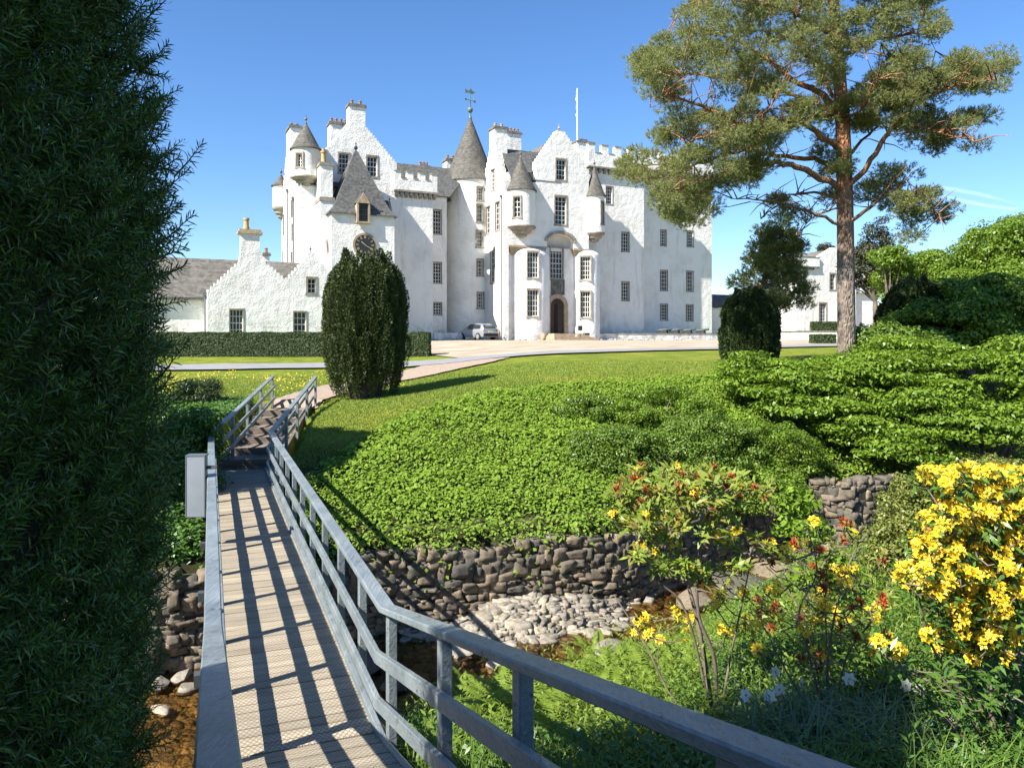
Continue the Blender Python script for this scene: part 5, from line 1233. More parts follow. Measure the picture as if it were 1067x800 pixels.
plume_yew('conical_yew', yx.x, 25.4, g1(yx.x, 25.4)-.1, [(.90, -.15), (1.06, .5), (1.18, 1.4), (1.23, 2.5), (1.20, 3.4), (1.06, 4.1), (.80, 4.45), (.0, 4.7)], 290, 400, 'large dense egg-shaped yew with upright plumes standing beside the garden steps', 'tree', L['yewfar'], (.075, .034), seed=3, pr=.165)
px_ = pt(781, 365, 31)
plume_yew('dark_yew', px_.x, 31, g1(px_.x, 31)-.5, [(.7, 0), (.98, .8), (1.1, 1.6), (1.02, 2.5), (.75, 3.1), (.4, 3.4), (0, 3.5)], 190, 300, 'dark bushy yew between the castle terrace and the pine trunk', 'tree', L['yewdk'], (.10, .042), seed=5)
plume_yew('shading_yew', -10.2, 14.6, g1(-10.2, 14.6)-.1, [(.7, 0), (1.3, 1.5), (1.5, 3.5), (1.45, 5.5), (1.1, 7), (.5, 7.9), (0, 8.2)], 150, 260, 'tall dark yew on the far bank hidden behind the near one', 'tree', L['yewfar'], (.16, .06), seed=6)
px_ = pt(953, 345, 36)
plume_yew('dark_yew', px_.x, 36, g1(px_.x, 36)-.3, [(1.2, 0), (1.4, 1), (1.5, 2.2), (1.2, 3.0), (.9, 3.6), (0.3, 4.0), (0, 4.1)], 150, 260, 'blackish plumed yew rising above the bright shrubs right of the pine', 'tree', L['dark'], (.14, .055), seed=8)
plume_yew('shading_yew', -3.0, -1.2, g1(-3.0, -1.2)-.1, [(.8, 0), (1.25, 1.2), (1.3, 2.6), (1.1, 4), (.5, 5), (0, 5.3)], 150, 200, 'dark yew standing behind the viewpoint beside the ramp', 'tree', L['yewfar'], (.12, .05), seed=9)

# ---- the near yew at left: real shoots with needles
def near_yew():
    r = empty('near_yew', (-2.13, 1.62, -2.1), 0, 'huge dark yew with long glossy needles filling the left foreground', 'tree')
    zc = [-2.1, -1.6, -1.2, -.8, -.3, .5, 1.2, 2.0, 2.9, 3.6]; rc = [1.0, 1.18, 1.27, 1.32, 1.30, 1.265, 1.20, .88, .42, .05]
    def Rz(z, ph): return np.interp(z, zc, rc)*(1+.035*np.sin(3*ph+z*1.3)+.03*np.sin(7*ph-z*2.1)+.022*np.sin(13*ph+z*5))
    n = 30000; z = RNG.uniform(-2.0, 3.6, n*2); keep = RNG.random(n*2) < np.interp(z, zc, rc)/1.32*(1-.55*(z > 1.3)); z = z[keep][:n]; n = len(z)
    ph = RNG.uniform(0, 2*math.pi, n)+0.0; kb = (np.cos(ph+.55) > -.15) | (RNG.random(n) < .25); ph = ph[kb]; z = z[kb]; n = len(z); print('shoots', n)
    dep = np.abs(RNG.normal(0, .085, n)); lng = RNG.random(n) < .03; dep = np.where(lng, -RNG.uniform(0, .05, n), dep)
    rad = Rz(z, ph)-.12-dep; out = np.column_stack([np.cos(ph), np.sin(ph), np.zeros(n)])
    tang = np.column_stack([-np.sin(ph), np.cos(ph), np.zeros(n)])
    B = out*rad[:, None]+np.column_stack([np.zeros(n), np.zeros(n), z+2.1])
    D = unit(out*RNG.uniform(.35, 1.0, (n, 1))+tang*RNG.normal(0, .35, (n, 1))+np.array([0, 0, 1])*RNG.normal(.55, .4, (n, 1)))
    Ls = RNG.uniform(.06, .13, n); Ls = np.where(lng & (RNG.random(n) < .4), Ls*1.2, Ls)
    K = 38; t = np.tile(np.linspace(.06, 1, K), (n, 1)); sag = (t**2)*.16*Ls[:, None]
    P = B[:, None, :]+D[:, None, :]*(t*Ls[:, None])[..., None]; P[..., 2] += sag
    s = unit(np.cross(D, rand_dirs(n))); u = np.cross(s, D)
    an = np.arange(K)*2.4; rd = s[:, None, :]*np.cos(an)[None, :, None]+u[:, None, :]*np.sin(an)[None, :, None]
    ND = rd*1.0+D[:, None, :]*(.22+.85*(t**3))[..., None]+np.array([0, 0, .12])+RNG.normal(size=rd.shape)*.12
    nl = .036*(1-.45*t**4)*RNG.uniform(.8, 1.15, t.shape)
    Pq = P.reshape(-1, 3); Dq = unit(ND.reshape(-1, 3)); l = nl.reshape(-1, 1); sd = unit(np.cross(Dq, rand_dirs(len(Dq))))
    wd = .0018
    nrm = np.cross(sd, Dq)
    V = np.stack([Pq-sd*wd*.6, Pq+sd*wd*.6, Pq+Dq*l*.55+sd*wd+nrm*.002, Pq+Dq*l-nrm*.004, Pq+Dq*l*.55-sd*wd+nrm*.002], 1).reshape(-1, 3)
    idx_ = np.arange(len(Pq))[:, None]*5
    o = np_mesh('needles', V, [idx_+np.array([[0, 1, 2, 4]]), idx_+np.array([[4, 2, 3]])], L['yew'], r)
    # twigs
    T = np.stack([B, B+D*Ls[:, None]*.5+np.array([0, 0, 1])*(.04*Ls)[:, None], B+D*Ls[:, None]+np.array([0, 0, 1])*(.16*Ls)[:, None]], 1)
    ring = np.stack([s, -s*.5+u*.87, -s*.5-u*.87], 1)*.0022
    VV = (T[:, :, None, :]+ring[:, None, :, :]*np.array([1.3, 1, .4])[None, :, None, None]).reshape(-1, 3); b0_ = np.arange(n)[:, None]*9
    FF = np.concatenate([b0_+np.array([[a*3+k, a*3+(k+1) % 3, a*3+3+(k+1) % 3, a*3+3+k]]) for a in range(2) for k in range(3)])
    np_mesh('twigs', VV, FF, simple('green_brown_twig', (.045, .05, .018), (.07, .05, .025), 5, .8), r)
    bm = bmesh.new(); prof = [(max(.03, a-.30), z_+2.1) for z_, a in zip(zc, rc)]; lathe(bm, 0, 0, prof, 36); bm_obj('dark_core', bm, M['core_dark'], r, True)  # dark filler hull behind the shoots, stands for shade inside the crown
    tb = Tubes()
    for k in range(60):
        a = RNG.random()*6.28; z0 = RNG.uniform(-1.6, 2.4); q = [Vector((math.cos(a)*.1, math.sin(a)*.1, z0+1.3)), Vector((math.cos(a)*.6, math.sin(a)*.6, z0+1.9)), Vector((math.cos(a+.1)*1.0, math.sin(a+.1)*1.0, z0+2.3))]
        rr_ = float(np.interp(z0+.2, zc, rc))-.12
        q[2] = Vector((math.cos(a+.1)*rr_, math.sin(a+.1)*rr_, z0+2.3)); tb.add(q, [.03, .02, .006], 6)
    tb.add([(0, 0, -.3), (0, 0, 2), (0, 0, 4.5)], [.22, .16, .05], 10); tb.build('trunk', M['bark'], r)
near_yew()

# ---- Scots pine
def bark_pine():
    m, nt, b = new_mat('pine_bark'); b.inputs['Roughness'].default_value = .9
    tc = nt.nodes.new('ShaderNodeTexCoord').outputs['Object']; sp = nt.nodes.new('ShaderNodeSeparateXYZ'); nt.links.new(tc, sp.inputs[0])
    mr = nt.nodes.new('ShaderNodeMapRange'); mr.inputs[1].default_value = 4.5; mr.inputs[2].default_value = 9.0; nt.links.new(sp.outputs[2], mr.inputs[0])
    lo = ramp(nt, noise(nt, 7, 6, .7, tc, (1, 1, .3)), [(.35, (.10, .075, .055)), (.6, (.24, .19, .15))]); hi = ramp(nt, noise(nt, 5, 6, .7, tc, (1, 1, .4)), [(.35, (.22, .095, .04)), (.62, (.40, .19, .085))])
    nt.links.new(mix(nt, lo, hi, mr.outputs[0]), b.inputs['Base Color'])
    v = nt.nodes.new('ShaderNodeTexVoronoi'); v.feature = 'DISTANCE_TO_EDGE'; v.inputs['Scale'].default_value = 11; mp = nt.nodes.new('ShaderNodeMapping'); mp.inputs['Scale'].default_value = (1, 1, .35); nt.links.new(tc, mp.inputs[0]); nt.links.new(mp.outputs[0], v.inputs['Vector'])
    bump(nt, b, v.outputs['Distance'], 1.0, .12); return m
M['pine_bark'] = bark_pine()
PD = 28.5
def pine_tufts(name, C, Rr, per, mat, parent, need=13, L_=.13, W_=.012, flat=.6):
    C = np.asarray(C); n = len(C)*per; cc = np.repeat(C, per, 0); rr = np.repeat(np.asarray(Rr), per)[:, None]
    d = rand_dirs(n); P = cc+d*rr*(RNG.random((n, 1))**.45)*np.array([1, 1, flat])
    D = unit(d*np.array([1, 1, .6])+np.array([0, 0, .55])+RNG.normal(size=(n, 3))*.35)
    PP = np.repeat(P, need, 0); DD = np.repeat(D, need, 0); k = RNG.random((len(PP), 1))
    PP = PP+DD*k*L_*1.1; ND = DD*.8+rand_dirs(len(PP))*.8
    return needles(name, PP, ND, L_*RNG.uniform(.7, 1.2, len(PP)), W_, mat, parent)
bx_ = pt(882.5, 362, PD); BZ = g1(bx_.x, PD)-.1
pine = empty('scots_pine', (bx_.x, PD, BZ), 0, 'tall spreading pine with orange upper limbs, right of the castle', 'tree')
off = Vector((bx_.x, PD, BZ))
pp = lambda px, py, dy=0: pt(px, py, PD+dy)-off
tb = Tubes()
tp = [Vector((0, 0, -.3)), Vector((0, 0, .2)), pp(882, 340), pp(881, 250, .1), pp(880, 190, .1), pp(878, 130, 0), pp(874, 70, -.1), pp(868, 0, 0), pp(862, -60, .2), pp(860, -120, .2), pp(857, -170, .2)]
tb.add(smooth_path(tp, 4), np.interp(np.linspace(0, 1, 41), [0, .05, .15, .3, .45, .6, .75, 1], [.44, .36, .325, .30, .27, .22, .18, .04]), 16)
tb.build('trunk', M['pine_bark'], pine)
limbs = [([(880, 238), (843, 220), (806, 210), (763, 207)], .07, -1.5), ([(879, 207), (839, 201), (816, 210), (793, 228)], .06, 1.5), ([(879, 197), (839, 178), (816, 171), (788, 172), (760, 178), (723, 190), (690, 200)], .13, -2.6),
 ([(878, 178), (848, 168), (800, 160), (775, 157), (740, 168), (712, 175)], .11, 2.2), ([(877, 157), (843, 132), (816, 124), (788, 127), (750, 138), (715, 150)], .12, -3.2), ([(876, 125), (857, 99), (825, 83), (797, 60), (765, 42), (730, 30)], .14, 1.2),
 ([(874, 74), (843, 60), (830, 28), (825, -10), (815, -50)], .12, -1.2), ([(881, 200), (899, 178), (918, 148), (936, 125), (964, 102), (1001, 88), (1038, 83)], .12, -1.8), ([(931, 134), (955, 134), (991, 139), (1015, 148)], .05, -1.6),
 ([(882, 232), (904, 217), (922, 204), (940, 199), (965, 210), (982, 228)], .075, -1.2), ([(877, 118), (830, 122), (790, 133), (760, 124), (711, 104), (690, 98)], .12, -3.6), ([(874, 62), (900, 45), (935, 38), (965, 34)], .10, .8), ([(868, 2), (900, -25), (940, -45)], .08, -1),
 ([(876, 110), (868, 100), (850, 60), (845, 20), (835, -20)], .10, 2.6), ([(878, 150), (870, 120), (800, 90), (740, 80), (700, 75)], .10, 3.6), ([(878, 170), (905, 140), (930, 120), (955, 95)], .07, 3.4), ([(868, 0), (840, -40), (800, -60)], .08, 1.5), ([(872, 40), (820, 10), (770, 0), (730, -5)], .1, -2.5),
 ([(879, 215), (850, 225), (830, 245)], .04, -.8), ([(877, 130), (900, 110), (915, 80)], .06, -2.5), ([(864, -50), (885, -90), (910, -110)], .06, 1), ([(862, -60), (830, -100), (800, -110)], .06, -1)]
tb = Tubes(); tips = []
for pts, r0, dy in limbs:
    n = len(pts); q = [pp(a, b, dy*(i/(n-1))**.8) for i, (a, b) in enumerate(pts)]; sp_ = smooth_path(q, 5); m_ = len(sp_)
    sp_ = [p+Vector(RNG.normal(size=3)*.035) if 0 < i < m_-1 else p for i, p in enumerate(sp_)]
    tb.add(sp_, [r0*(1-.8*i/(m_-1)) for i in range(m_)], 8)
    for i in range(m_//3, m_):
        p = sp_[i]; tips.append(np.array(p))
        for k in range(2):
            e = p+Vector((RNG.normal(0, .55), RNG.normal(0, .7), RNG.normal(.15, .3)))
            tb.add([p, (p+e)/2+Vector((0, 0, .08)), e], [.028, .018, .007], 5); tips.append(np.array(e))
# foliage masses: points within the crown's outline, spread in depth
masses = [([(738,-5),(708,8),(700,38),(674,50),(666,75),(670,105),(684,122),(668,132),(682,165),(652,158),(645,176),(662,196),(656,214),(690,212),(702,236),(716,244),(742,214),(770,198),(800,186),(806,150),(845,140),(868,100),(872,60),(865,-60),(770,-60)], 255, 3.9),
 ([(865,-60),(955,-30),(980,22),(975,48),(950,52),(925,52),(905,60),(905,60),(870,60)], 60, 2.2), ([(885,100),(905,68),(930,62),(980,52),(1000,62),(1040,52),(1062,75),(1045,98),(1010,96),(1000,88),(960,100),(930,120),(895,140),(884,130)], 80, 1.8),
 ([(930,128),(960,100),(1000,110),(1038,125),(1030,140),(1010,160),(985,168),(965,150),(950,145)], 26, 1.3), ([(898,188),(920,172),(948,182),(985,205),(992,222),(978,248),(952,258),(925,238),(912,220)], 24, 1.2), ([(845,95),(885,90),(892,215),(865,218),(848,160)], 16, .8),
 ([(770,205),(830,200),(850,225),(800,232)], 5, 1.0), ([(660,165),(720,170),(760,205),(735,240),(712,243),(690,215)], 16, 1.8)]
C, Rr = [], []
for poly, n_, dep in masses:
    q = np.array(poly); k = 0
    while k < n_:
        x, y = RNG.uniform(q[:, 0].min(), q[:, 0].max()), RNG.uniform(q[:, 1].min(), q[:, 1].max())
        if not in_poly(np.array([x]), np.array([y]), poly)[0]: continue
        C.append(np.array(pp(x, y, RNG.uniform(-dep, dep)))); Rr.append(RNG.uniform(.32, .66)); k += 1
C = np.array(C); TI = np.array(tips)
for c in C[::1]:
    j = np.argmin(((TI-c)**2).sum(1)); a = Vector(TI[j]); b = Vector(c)
    if (a-b).length > .25: tb.add([a, (a+b)/2+Vector((0, 0, -.08)), b], [.022, .014, .006], 4)
tb.build('limbs', M['pine_bark'], pine)
pine_tufts('foliage', C, Rr, 110, L['pine'], pine, need=12, W_=.019, flat=.55)
# young pine left of the trunk, behind the dark yew
yp = empty('young_pine', (0, 0, 0), 0, 'young olive-green pine leaning over the dark yew left of the tall pine', 'tree')
q0 = pt(792, 355, 31.9); yp.location = (q0.x, 31.9, g1(q0.x, 31.9)); o_ = Vector(yp.location); tb = Tubes()
tb.add(smooth_path([Vector((0, 0, -.2)), pt(794, 310, 33)-o_, pt(800, 270, 33)-o_, pt(808, 240, 33)-o_], 4), np.linspace(.16, .03, 13), 8)
C = []
for k in range(100):
    a = RNG.random()*6.28; t = RNG.random(); rr = (1.75-1.1*t)*RNG.uniform(.3, 1); zc_ = pt(0, 325-82*t, 33).z-o_.z
    C.append((pt(790+14*t, 0, 33).x-o_.x+math.cos(a)*rr*1.15, math.sin(a)*rr, zc_+RNG.normal()*.15)); tb.add([(pt(794+10*t, 0, 33).x-o_.x, 0, zc_-.4), C[-1]], [.03, .008], 4)
tb.build('trunk', M['pine_bark'], yp); pine_tufts('foliage', C, RNG.uniform(.28, .45, len(C)), 60, L['pine'], yp, L_=.14, W_=.022)

# ---- broadleaf trees and shrubs
def tree(name, px, y, pbase, lobes, nclump, cr, per, leaf, mat, label, cat='tree', grp=None, flat=.65, trunk=.2, branches=30, up=.35, inner=.72, wm='bark', base=None, fold=.2, wl=.6):
    """lobes: (px,py,dy,rx_px,ry_px) as seen, depth radius like the width"""
    x0 = (px-CX)/F*y; zb = g1(x0, y)-.1 if base is None else base; r = empty(name, (x0, y, zb), 0, label, cat, grp); o = np.array([x0, y, zb])
    LB = []
    for lx, ly, dy, rx, ry in lobes:
        yy_ = y+dy; c = pt(lx, ly, yy_); LB.append((c.x-o[0], dy, c.z-o[2], rx/F*yy_, rx/F*yy_*.9, ry/F*yy_))
    C = lobe_centers(LB, nclump, inner); Rr = RNG.uniform(.7, 1.3, len(C))*cr
    P, N = clump_pts(C, Rr, per, flat, up=up); D = perp_dirs(N)
    leaves('crown', P, D, N, RNG.uniform(.7, 1.25, len(P))*leaf, RNG.uniform(.8, 1.1, len(P))*leaf*wl, mat, r, fold)
    tb = Tubes(); top = max(l[2] for l in LB); cx_ = np.mean([l[0] for l in LB]); cy_ = np.mean([l[1] for l in LB])
    fork = Vector((cx_*.3, cy_*.3, top*.35)); tb.add([Vector((0, 0, -.2)), fork*.5+Vector((.05, 0, 0)), fork], [trunk*1.25, trunk, trunk*.8], 10)
    for k in range(min(branches, len(C))):
        c = Vector(C[k*len(C)//branches if branches < len(C) else k]); m_ = fork.lerp(c, .5)+Vector((0, 0, .12*c.length*.3)); tb.add([fork, fork.lerp(m_, .6), m_, c], [trunk*.5, trunk*.36, trunk*.22, trunk*.06], 6)
    tb.build('trunk', M[wm], r); return r
tree('broadleaf_tree', 1045, 56, 0, [(1048, 262, 0, 45, 30), (1090, 270, 3, 55, 50), (1000, 285, 2, 26, 16), (1040, 300, -1, 60, 26)], 230, 1.0, 260, .24, L['lime'], 'big bright green broadleaf tree at the right edge beyond the shrubs', trunk=.45)
tree('broadleaf_tree', 955, 62, 0, [(968, 278, 0, 20, 15), (992, 290, 2, 24, 12), (938, 292, 0, 20, 16)], 120, .95, 230, .25, L['lime'], 'row of domed light green crowns seen between the pine and the big tree', trunk=.3)
tree('broadleaf_tree', 925, 58, 0, [(928, 270, 0, 15, 10), (932, 285, 1, 16, 14), (940, 305, 1, 15, 22)], 60, .8, 200, .22, L['lime'], 'light green tree just right of the dull conifer behind the pine trunk', trunk=.25)
tree('spruce', 912, 84, 0, [(905, 278, 0, 20, 22), (915, 255, 0, 13, 26), (897, 285, 2, 16, 25), (926, 290, 0, 18, 20), (917, 236, 0, 4, 12)], 150, .9, 160, .26, L['cone'], 'dull brown-green conifer behind the pine trunk with a thin spire', trunk=.3, flat=.5)
tree('spruce', 862, 120, 0, [(861, 259, 0, 6, 8), (858, 268, 2, 8, 9)], 20, .9, 140, .3, L['cone'], 'dark tree top showing just above the gatehouse gable', trunk=.3)
# mid-distance right mass
tree('large_shrub', 1010, 34, 0, [(1000, 345, 0, 50, 42), (1050, 350, 1, 50, 50), (960, 355, 0, 40, 35), (1040, 310, 2, 38, 24), (985, 312, 2, 25, 18)], 210, .8, 150, .22, L['maple'], 'dense mid-green shrub mass below the big tree at the right edge', 'shrub', trunk=.2, flat=.38, up=.9)
tree('large_shrub', 925, 29, 0, [(918, 362, 0, 28, 22), (948, 372, -1, 36, 26), (900, 380, -1, 30, 16)], 100, .55, 190, .15, L['shrub'], 'feathery green shrub close beside the foot of the pine', 'shrub', trunk=.12)
# layered shrubs
tree('layered_shrub', 840, 24.5, 0, [(820, 400, 0, 55, 26), (790, 385, .5, 30, 18), (870, 395, .5, 48, 24), (850, 425, -1, 50, 22)], 115, .72, 200, .14, L['maple'], 'spreading light green layered shrub in front of the pine foot', 'shrub', flat=.2, up=1.3, trunk=.1)
tree('layered_shrub', 935, 23.5, 0, [(925, 395, 0, 50, 30), (960, 420, -.8, 55, 32), (905, 440, -1.2, 50, 24), (950, 372, .8, 45, 22)], 130, .72, 200, .14, L['maple'], 'broad tiered shrub on the bank above the rounded wall end', 'shrub', flat=.2, up=1.3, trunk=.1)
tree('layered_shrub', 1030, 22.5, 0, [(1020, 400, 0, 55, 32), (1050, 430, -.5, 50, 35), (1000, 452, -1, 55, 24), (1070, 385, 0, 50, 34), (935, 468, -1, 50, 16)], 135, .72, 200, .14, L['maple'], 'tiered leafy shrub at the right edge above the yellow azalea', 'shrub', flat=.2, up=1.3, trunk=.1)
# finer bushes on the slope
for i, (px, py, rx, ry, lb) in enumerate(((612, 425, 40, 14, 'low fine-leaved bush at the top left of the bank shrubs'), (690, 425, 58, 26, 'rounded fine-leaved bush on the upper bank below the lawn edge'), (640, 468, 50, 26, 'small bushy shrub halfway down the leafy bank'),
        (735, 465, 62, 36, 'bushy mid-green shrub in the middle of the bank above the red-budded azalea'), (800, 470, 50, 34, 'bushy shrub on the bank left of the rounded wall end'), (770, 505, 62, 28, 'leafy bush overhanging the stream wall behind the azalea'))):
    x, y, z = ground_hit(px, py+ry*.6); tree('bank_bush', px, y, 0, [(px, py+2, 0, rx, ry), (px-rx*.4, py+ry*.3, -.3, rx*.6, ry*.7), (px+rx*.45, py+ry*.2, .2, rx*.6, ry*.7)], int(rx*ry/13), .3, 190, .075, [L['shrub'], L['maple'], L['shrub'], L['shrub'], L['lime'], L['maple']][i], lb, 'shrub', 'bushes on the bank', trunk=.05, branches=14, wm='twig')
x, y, z = ground_hit(215, 432, y0=15); tree('clipped_bush', 210, 23, 0, [(208, 412, 0, 20, 20), (200, 425, 0, 22, 20)], 70, .28, 260, .05, L['dark'], 'small rounded dark bush left of the garden steps', 'shrub', trunk=.05)
tree('streamside_shrub', 196, 16.5, 0, [(196, 465, 0, 28, 40), (200, 510, -.5, 24, 40)], 90, .32, 180, .08, L['dkleaf'], 'leafy dark shrub behind the metal cabinet left of the footbridge', 'shrub', trunk=.06)
# variegated bush at right
tree('variegated_bush', 985, 9.2, 0, [(980, 540, 0, 62, 48), (1040, 520, .2, 60, 40), (950, 570, -.2, 42, 36), (1010, 570, 0, 60, 40)], 260, .17, 170, .045, L['var'], 'dense yellow-green small-leaved bush behind the yellow azalea', 'shrub', trunk=.05, branches=40, wm='twig')

# ---- hedge
def hedge(x0, x1, y, d, ztop, label, n, leaf=.06):
    r = empty('hedge', ((x0+x1)/2, y, 0), 0, label, 'hedge'); zb = min(g1(x0, y), g1(x1, y))-.2; hx = (x1-x0)/2
    bm = bmesh.new(); box(bm, -hx+.12, hx-.12, .12, d-.12, zb, ztop-.12); bm_obj('dark_core', bm, M['core_dark'], r)  # dark filler block, stands for shade between the hedge leaves
    P = []; N = []
    ar = np.array([2*hx*(ztop-zb), 2*hx*(ztop-zb)*.5, 2*hx*d, d*(ztop-zb), d*(ztop-zb)]); cnt = (ar/ar.sum()*n).astype(int)
    for k, c in enumerate(cnt):
        a, b = RNG.random(c), RNG.random(c); e = np.abs(RNG.normal(0, .05, c))-.02
        if k < 2: p = np.column_stack([-hx+2*hx*a, (e if k == 0 else d-e), zb+(ztop-zb)*b]); q = (0, -1 if k == 0 else 1, .3)
        elif k == 2: p = np.column_stack([-hx+2*hx*a, d*b, ztop-e+.02*np.sin(a*60)]); q = (0, 0, 1)
        else: p = np.column_stack([(-hx+e if k == 3 else hx-e), d*a, zb+(ztop-zb)*b]); q = (-1 if k == 3 else 1, 0, .3)
        P.append(p); N.append(np.tile(q, (c, 1))+RNG.normal(size=(c, 3))*.55)
    P = np.concatenate(P); N = unit(np.concatenate(N)); leaves('foliage', P, perp_dirs(N, -.3), N, leaf*1.3, leaf*.8, L['hedge'], r)
hedge(-23, pt(446.5, 0, 46.5).x, 46.5, 1.3, .48, 'long clipped dark hedge in front of the low crow-stepped building', 90000)
hedge(pt(849, 0, 90).x, pt(876, 0, 90).x, 90.5, 1.0, hz(335.5, 90.5), 'small clipped hedge in front of the gatehouse', 6000, .1)
hedge(pt(848.5, 0, 58).x, pt(871, 0, 58).x, 58, 1.0, hz(349, 58), 'low dark block of clipped shrub left of the pine trunk', 7000, .07)

# ---- leafy ground cover on the banks (nobody could count the plants)
def scatter(n, x0, x1, y0, y1, poly=None):
    X = RNG.uniform(x0, x1, n); Y = RNG.uniform(y0, y1, n); Z = gh(X, Y)
    if poly is not None:
        a, b = proj(X, Y, Z); k = in_poly(a, b, poly); X, Y, Z = X[k], Y[k], Z[k]
    return X, Y, Z
def clear_bridge(X, Y, m=.85):
    k = (np.abs(X-AX*Y-.695) > m) | (Y > 19); k &= ~((np.abs(X+6.5+.123*(Y-20.5)) < 1.0) & (Y > 18) & (Y < 25)); return k
poly = [(285, 540), (318, 505), (362, 470), (417, 438), (500, 414), (600, 403), (700, 398), (772, 390), (860, 388), (1067, 400), (1067, 560), (860, 560), (640, 580), (395, 600), (300, 600)]
X, Y, Z = scatter(260000, -6.5, 20, 13.4, 30, poly); k = (Y > interp_line(WALL, X)+.02) & clear_bridge(X, Y, .75); X, Y, Z = X[k], Y[k], Z[k]
lump = .10+.13*(noise_ := (np.sin(X*3.1+np.sin(Y*2.3)*1.4)*np.sin(Y*3.7+X*.8)*.5+.5))+.10*(np.sin(X*9+Y*4)*np.sin(Y*8-X*3)*.5+.5)
dWl = line_dist(WALL, X, Y); n = len(X); print('cover', n)
Zc = Z+lump*RNG.random(n)**.35; hang = (dWl < .8)*RNG.random(n); Yc = Y-hang*(dWl+.22); Zc -= hang**2*.42*(np.sin(X*3)*.4+.7)
N = unit(np.column_stack([RNG.normal(-.1, .42, n), RNG.normal(-.35, .42, n), np.ones(n)])); D = perp_dirs(N, .25)
vs = .75+.5*(np.sin(X*1.1+np.sin(Y*1.9))*np.sin(Y*1.3-X*.6)*.5+.5)
o = leaves('bank_ground_cover', np.column_stack([X, Yc, Zc]), D, N, RNG.uniform(.05, .135, n)*vs, RNG.uniform(.045, .09, n)*vs, L['cover'], None, .16); tag(o, 'sea of fresh green leafy ground cover on the bank below the lawn', 'ground cover', kind='stuff')
poly = [(0, 800), (0, 400), (235, 400), (235, 590), (175, 640), (150, 800)]
X, Y, Z = scatter(100000, -16, -5.0, 12, 24); k = (Y > interp_line(WALL, X)+.3) & clear_bridge(X, Y, .8); k &= X < np.where(Y > 17, -7.35-.12*(Y-18), AX*Y+.2); X, Y, Z = X[k], Y[k], Z[k]; n = len(X)
N = unit(np.column_stack([RNG.normal(0, .45, n), RNG.normal(-.2, .45, n), np.ones(n)]))
o = leaves('bank_ground_cover', np.column_stack([X, Y, Z+.3*RNG.random(n)]), perp_dirs(N, .25), N, RNG.uniform(.07, .13, n), .08, L['dkleaf'], None, .16); tag(o, 'dark leafy ground cover on the shaded bank left of the footbridge', 'ground cover', kind='stuff')

# ---- lawn blades, dandelions
def blades(name, X, Y, Z, h, wd, lean, mat, parent=None):
    n = len(X); a = RNG.random(n)*6.28; dx, dy = np.cos(a), np.sin(a); h = h*RNG.uniform(.55, 1.2, n); ln = lean*RNG.uniform(.2, 1.3, n)
    B = np.column_stack([X, Y, Z]); sd = np.column_stack([-dy, dx, np.zeros(n)])*wd/2; dr = np.column_stack([dx, dy, np.zeros(n)])
    Mi = B+dr*(h*ln*.3)[:, None]+np.array([0, 0, 1])*(h*.6)[:, None]; Ti = B+dr*(h*ln)[:, None]+np.array([0, 0, 1])*(h*(1-.25*ln))[:, None]
    V = np.stack([B-sd, B+sd, Mi+sd*.9, Ti, Mi-sd*.9], 1).reshape(-1, 3); b = np.arange(n)[:, None]*5
    return np_mesh(name, V, [b+np.array([[0, 1, 2, 4]]), b+np.array([[4, 2, 3]])], mat, parent)
X, Y, Z = scatter(330000, -13, 10, 17.5, 34); k = (line_dist(WALL, X, Y) > 3.4) & clear_bridge(X, Y); k &= RNG.random(len(X)) < np.clip((36-Y)/12, .2, 1)
pth = line_dist([(-6.95, 24.4), (-6.7, 26.5), (-6.1, 29.2), (-4.4, 32.6), (-2.9, 36.5)], X, Y); k &= pth > np.interp(Y, [24, 29, 33, 37], [.75, 1.1, 1.5, 2.0])
o = blades('lawn_grass', X[k], Y[k], Z[k], .055, .014, .6, L['lawn']); tag(o, 'short mown grass of the lawn around the steps and the conical yew', 'grass', kind='stuff')
X, Y, Z = scatter(800, -15, -4, 27, 36.5); k = clear_bridge(X, Y) & (line_dist([(-6.9, 24), (-6.7, 28.6), (-3.8, 32.6), (-2, 39)], X, Y) > 1.3) & (np.sin(X*1.3)+np.sin(Y) > -.2); X, Y, Z = X[k], Y[k], Z[k]; n = len(X)
N = unit(np.column_stack([RNG.normal(0, .3, n), RNG.normal(-.6, .3, n), np.ones(n)])); P = np.column_stack([X, Y, Z+.07])
o = leaves('dandelions', np.concatenate([P, P]), np.concatenate([perp_dirs(N), perp_dirs(N)]), np.concatenate([N, N]), .05, .04, L['yel'], None, 0); tag(o, 'scattered yellow dandelion flowers in the lawn beyond the steps', 'flowers', kind='stuff')

L['dry'] = leaf_mat('dry_grass', [(.30, .24, .12), (.38, .31, .17), (.22, .2, .07), (.16, .2, .05)], .7, .2)
X = RNG.uniform(-3.2, 10.5, 9000); Y = interp_line(WALL, X)+RNG.uniform(-.05, .5, 9000)*(.4+.8*(np.sin(X*2.3)*.5+.5)); k = np.sin(X*1.7+.5)+RNG.normal(0, .4, 9000) > -.2
o = blades('dry_grass', X[k], Y[k], gh(X[k], Y[k])+.02, .24, .009, 1.3, L['dry']); tag(o, 'fringe of dry and green grass along the top of the stream wall', 'grass', kind='stuff')
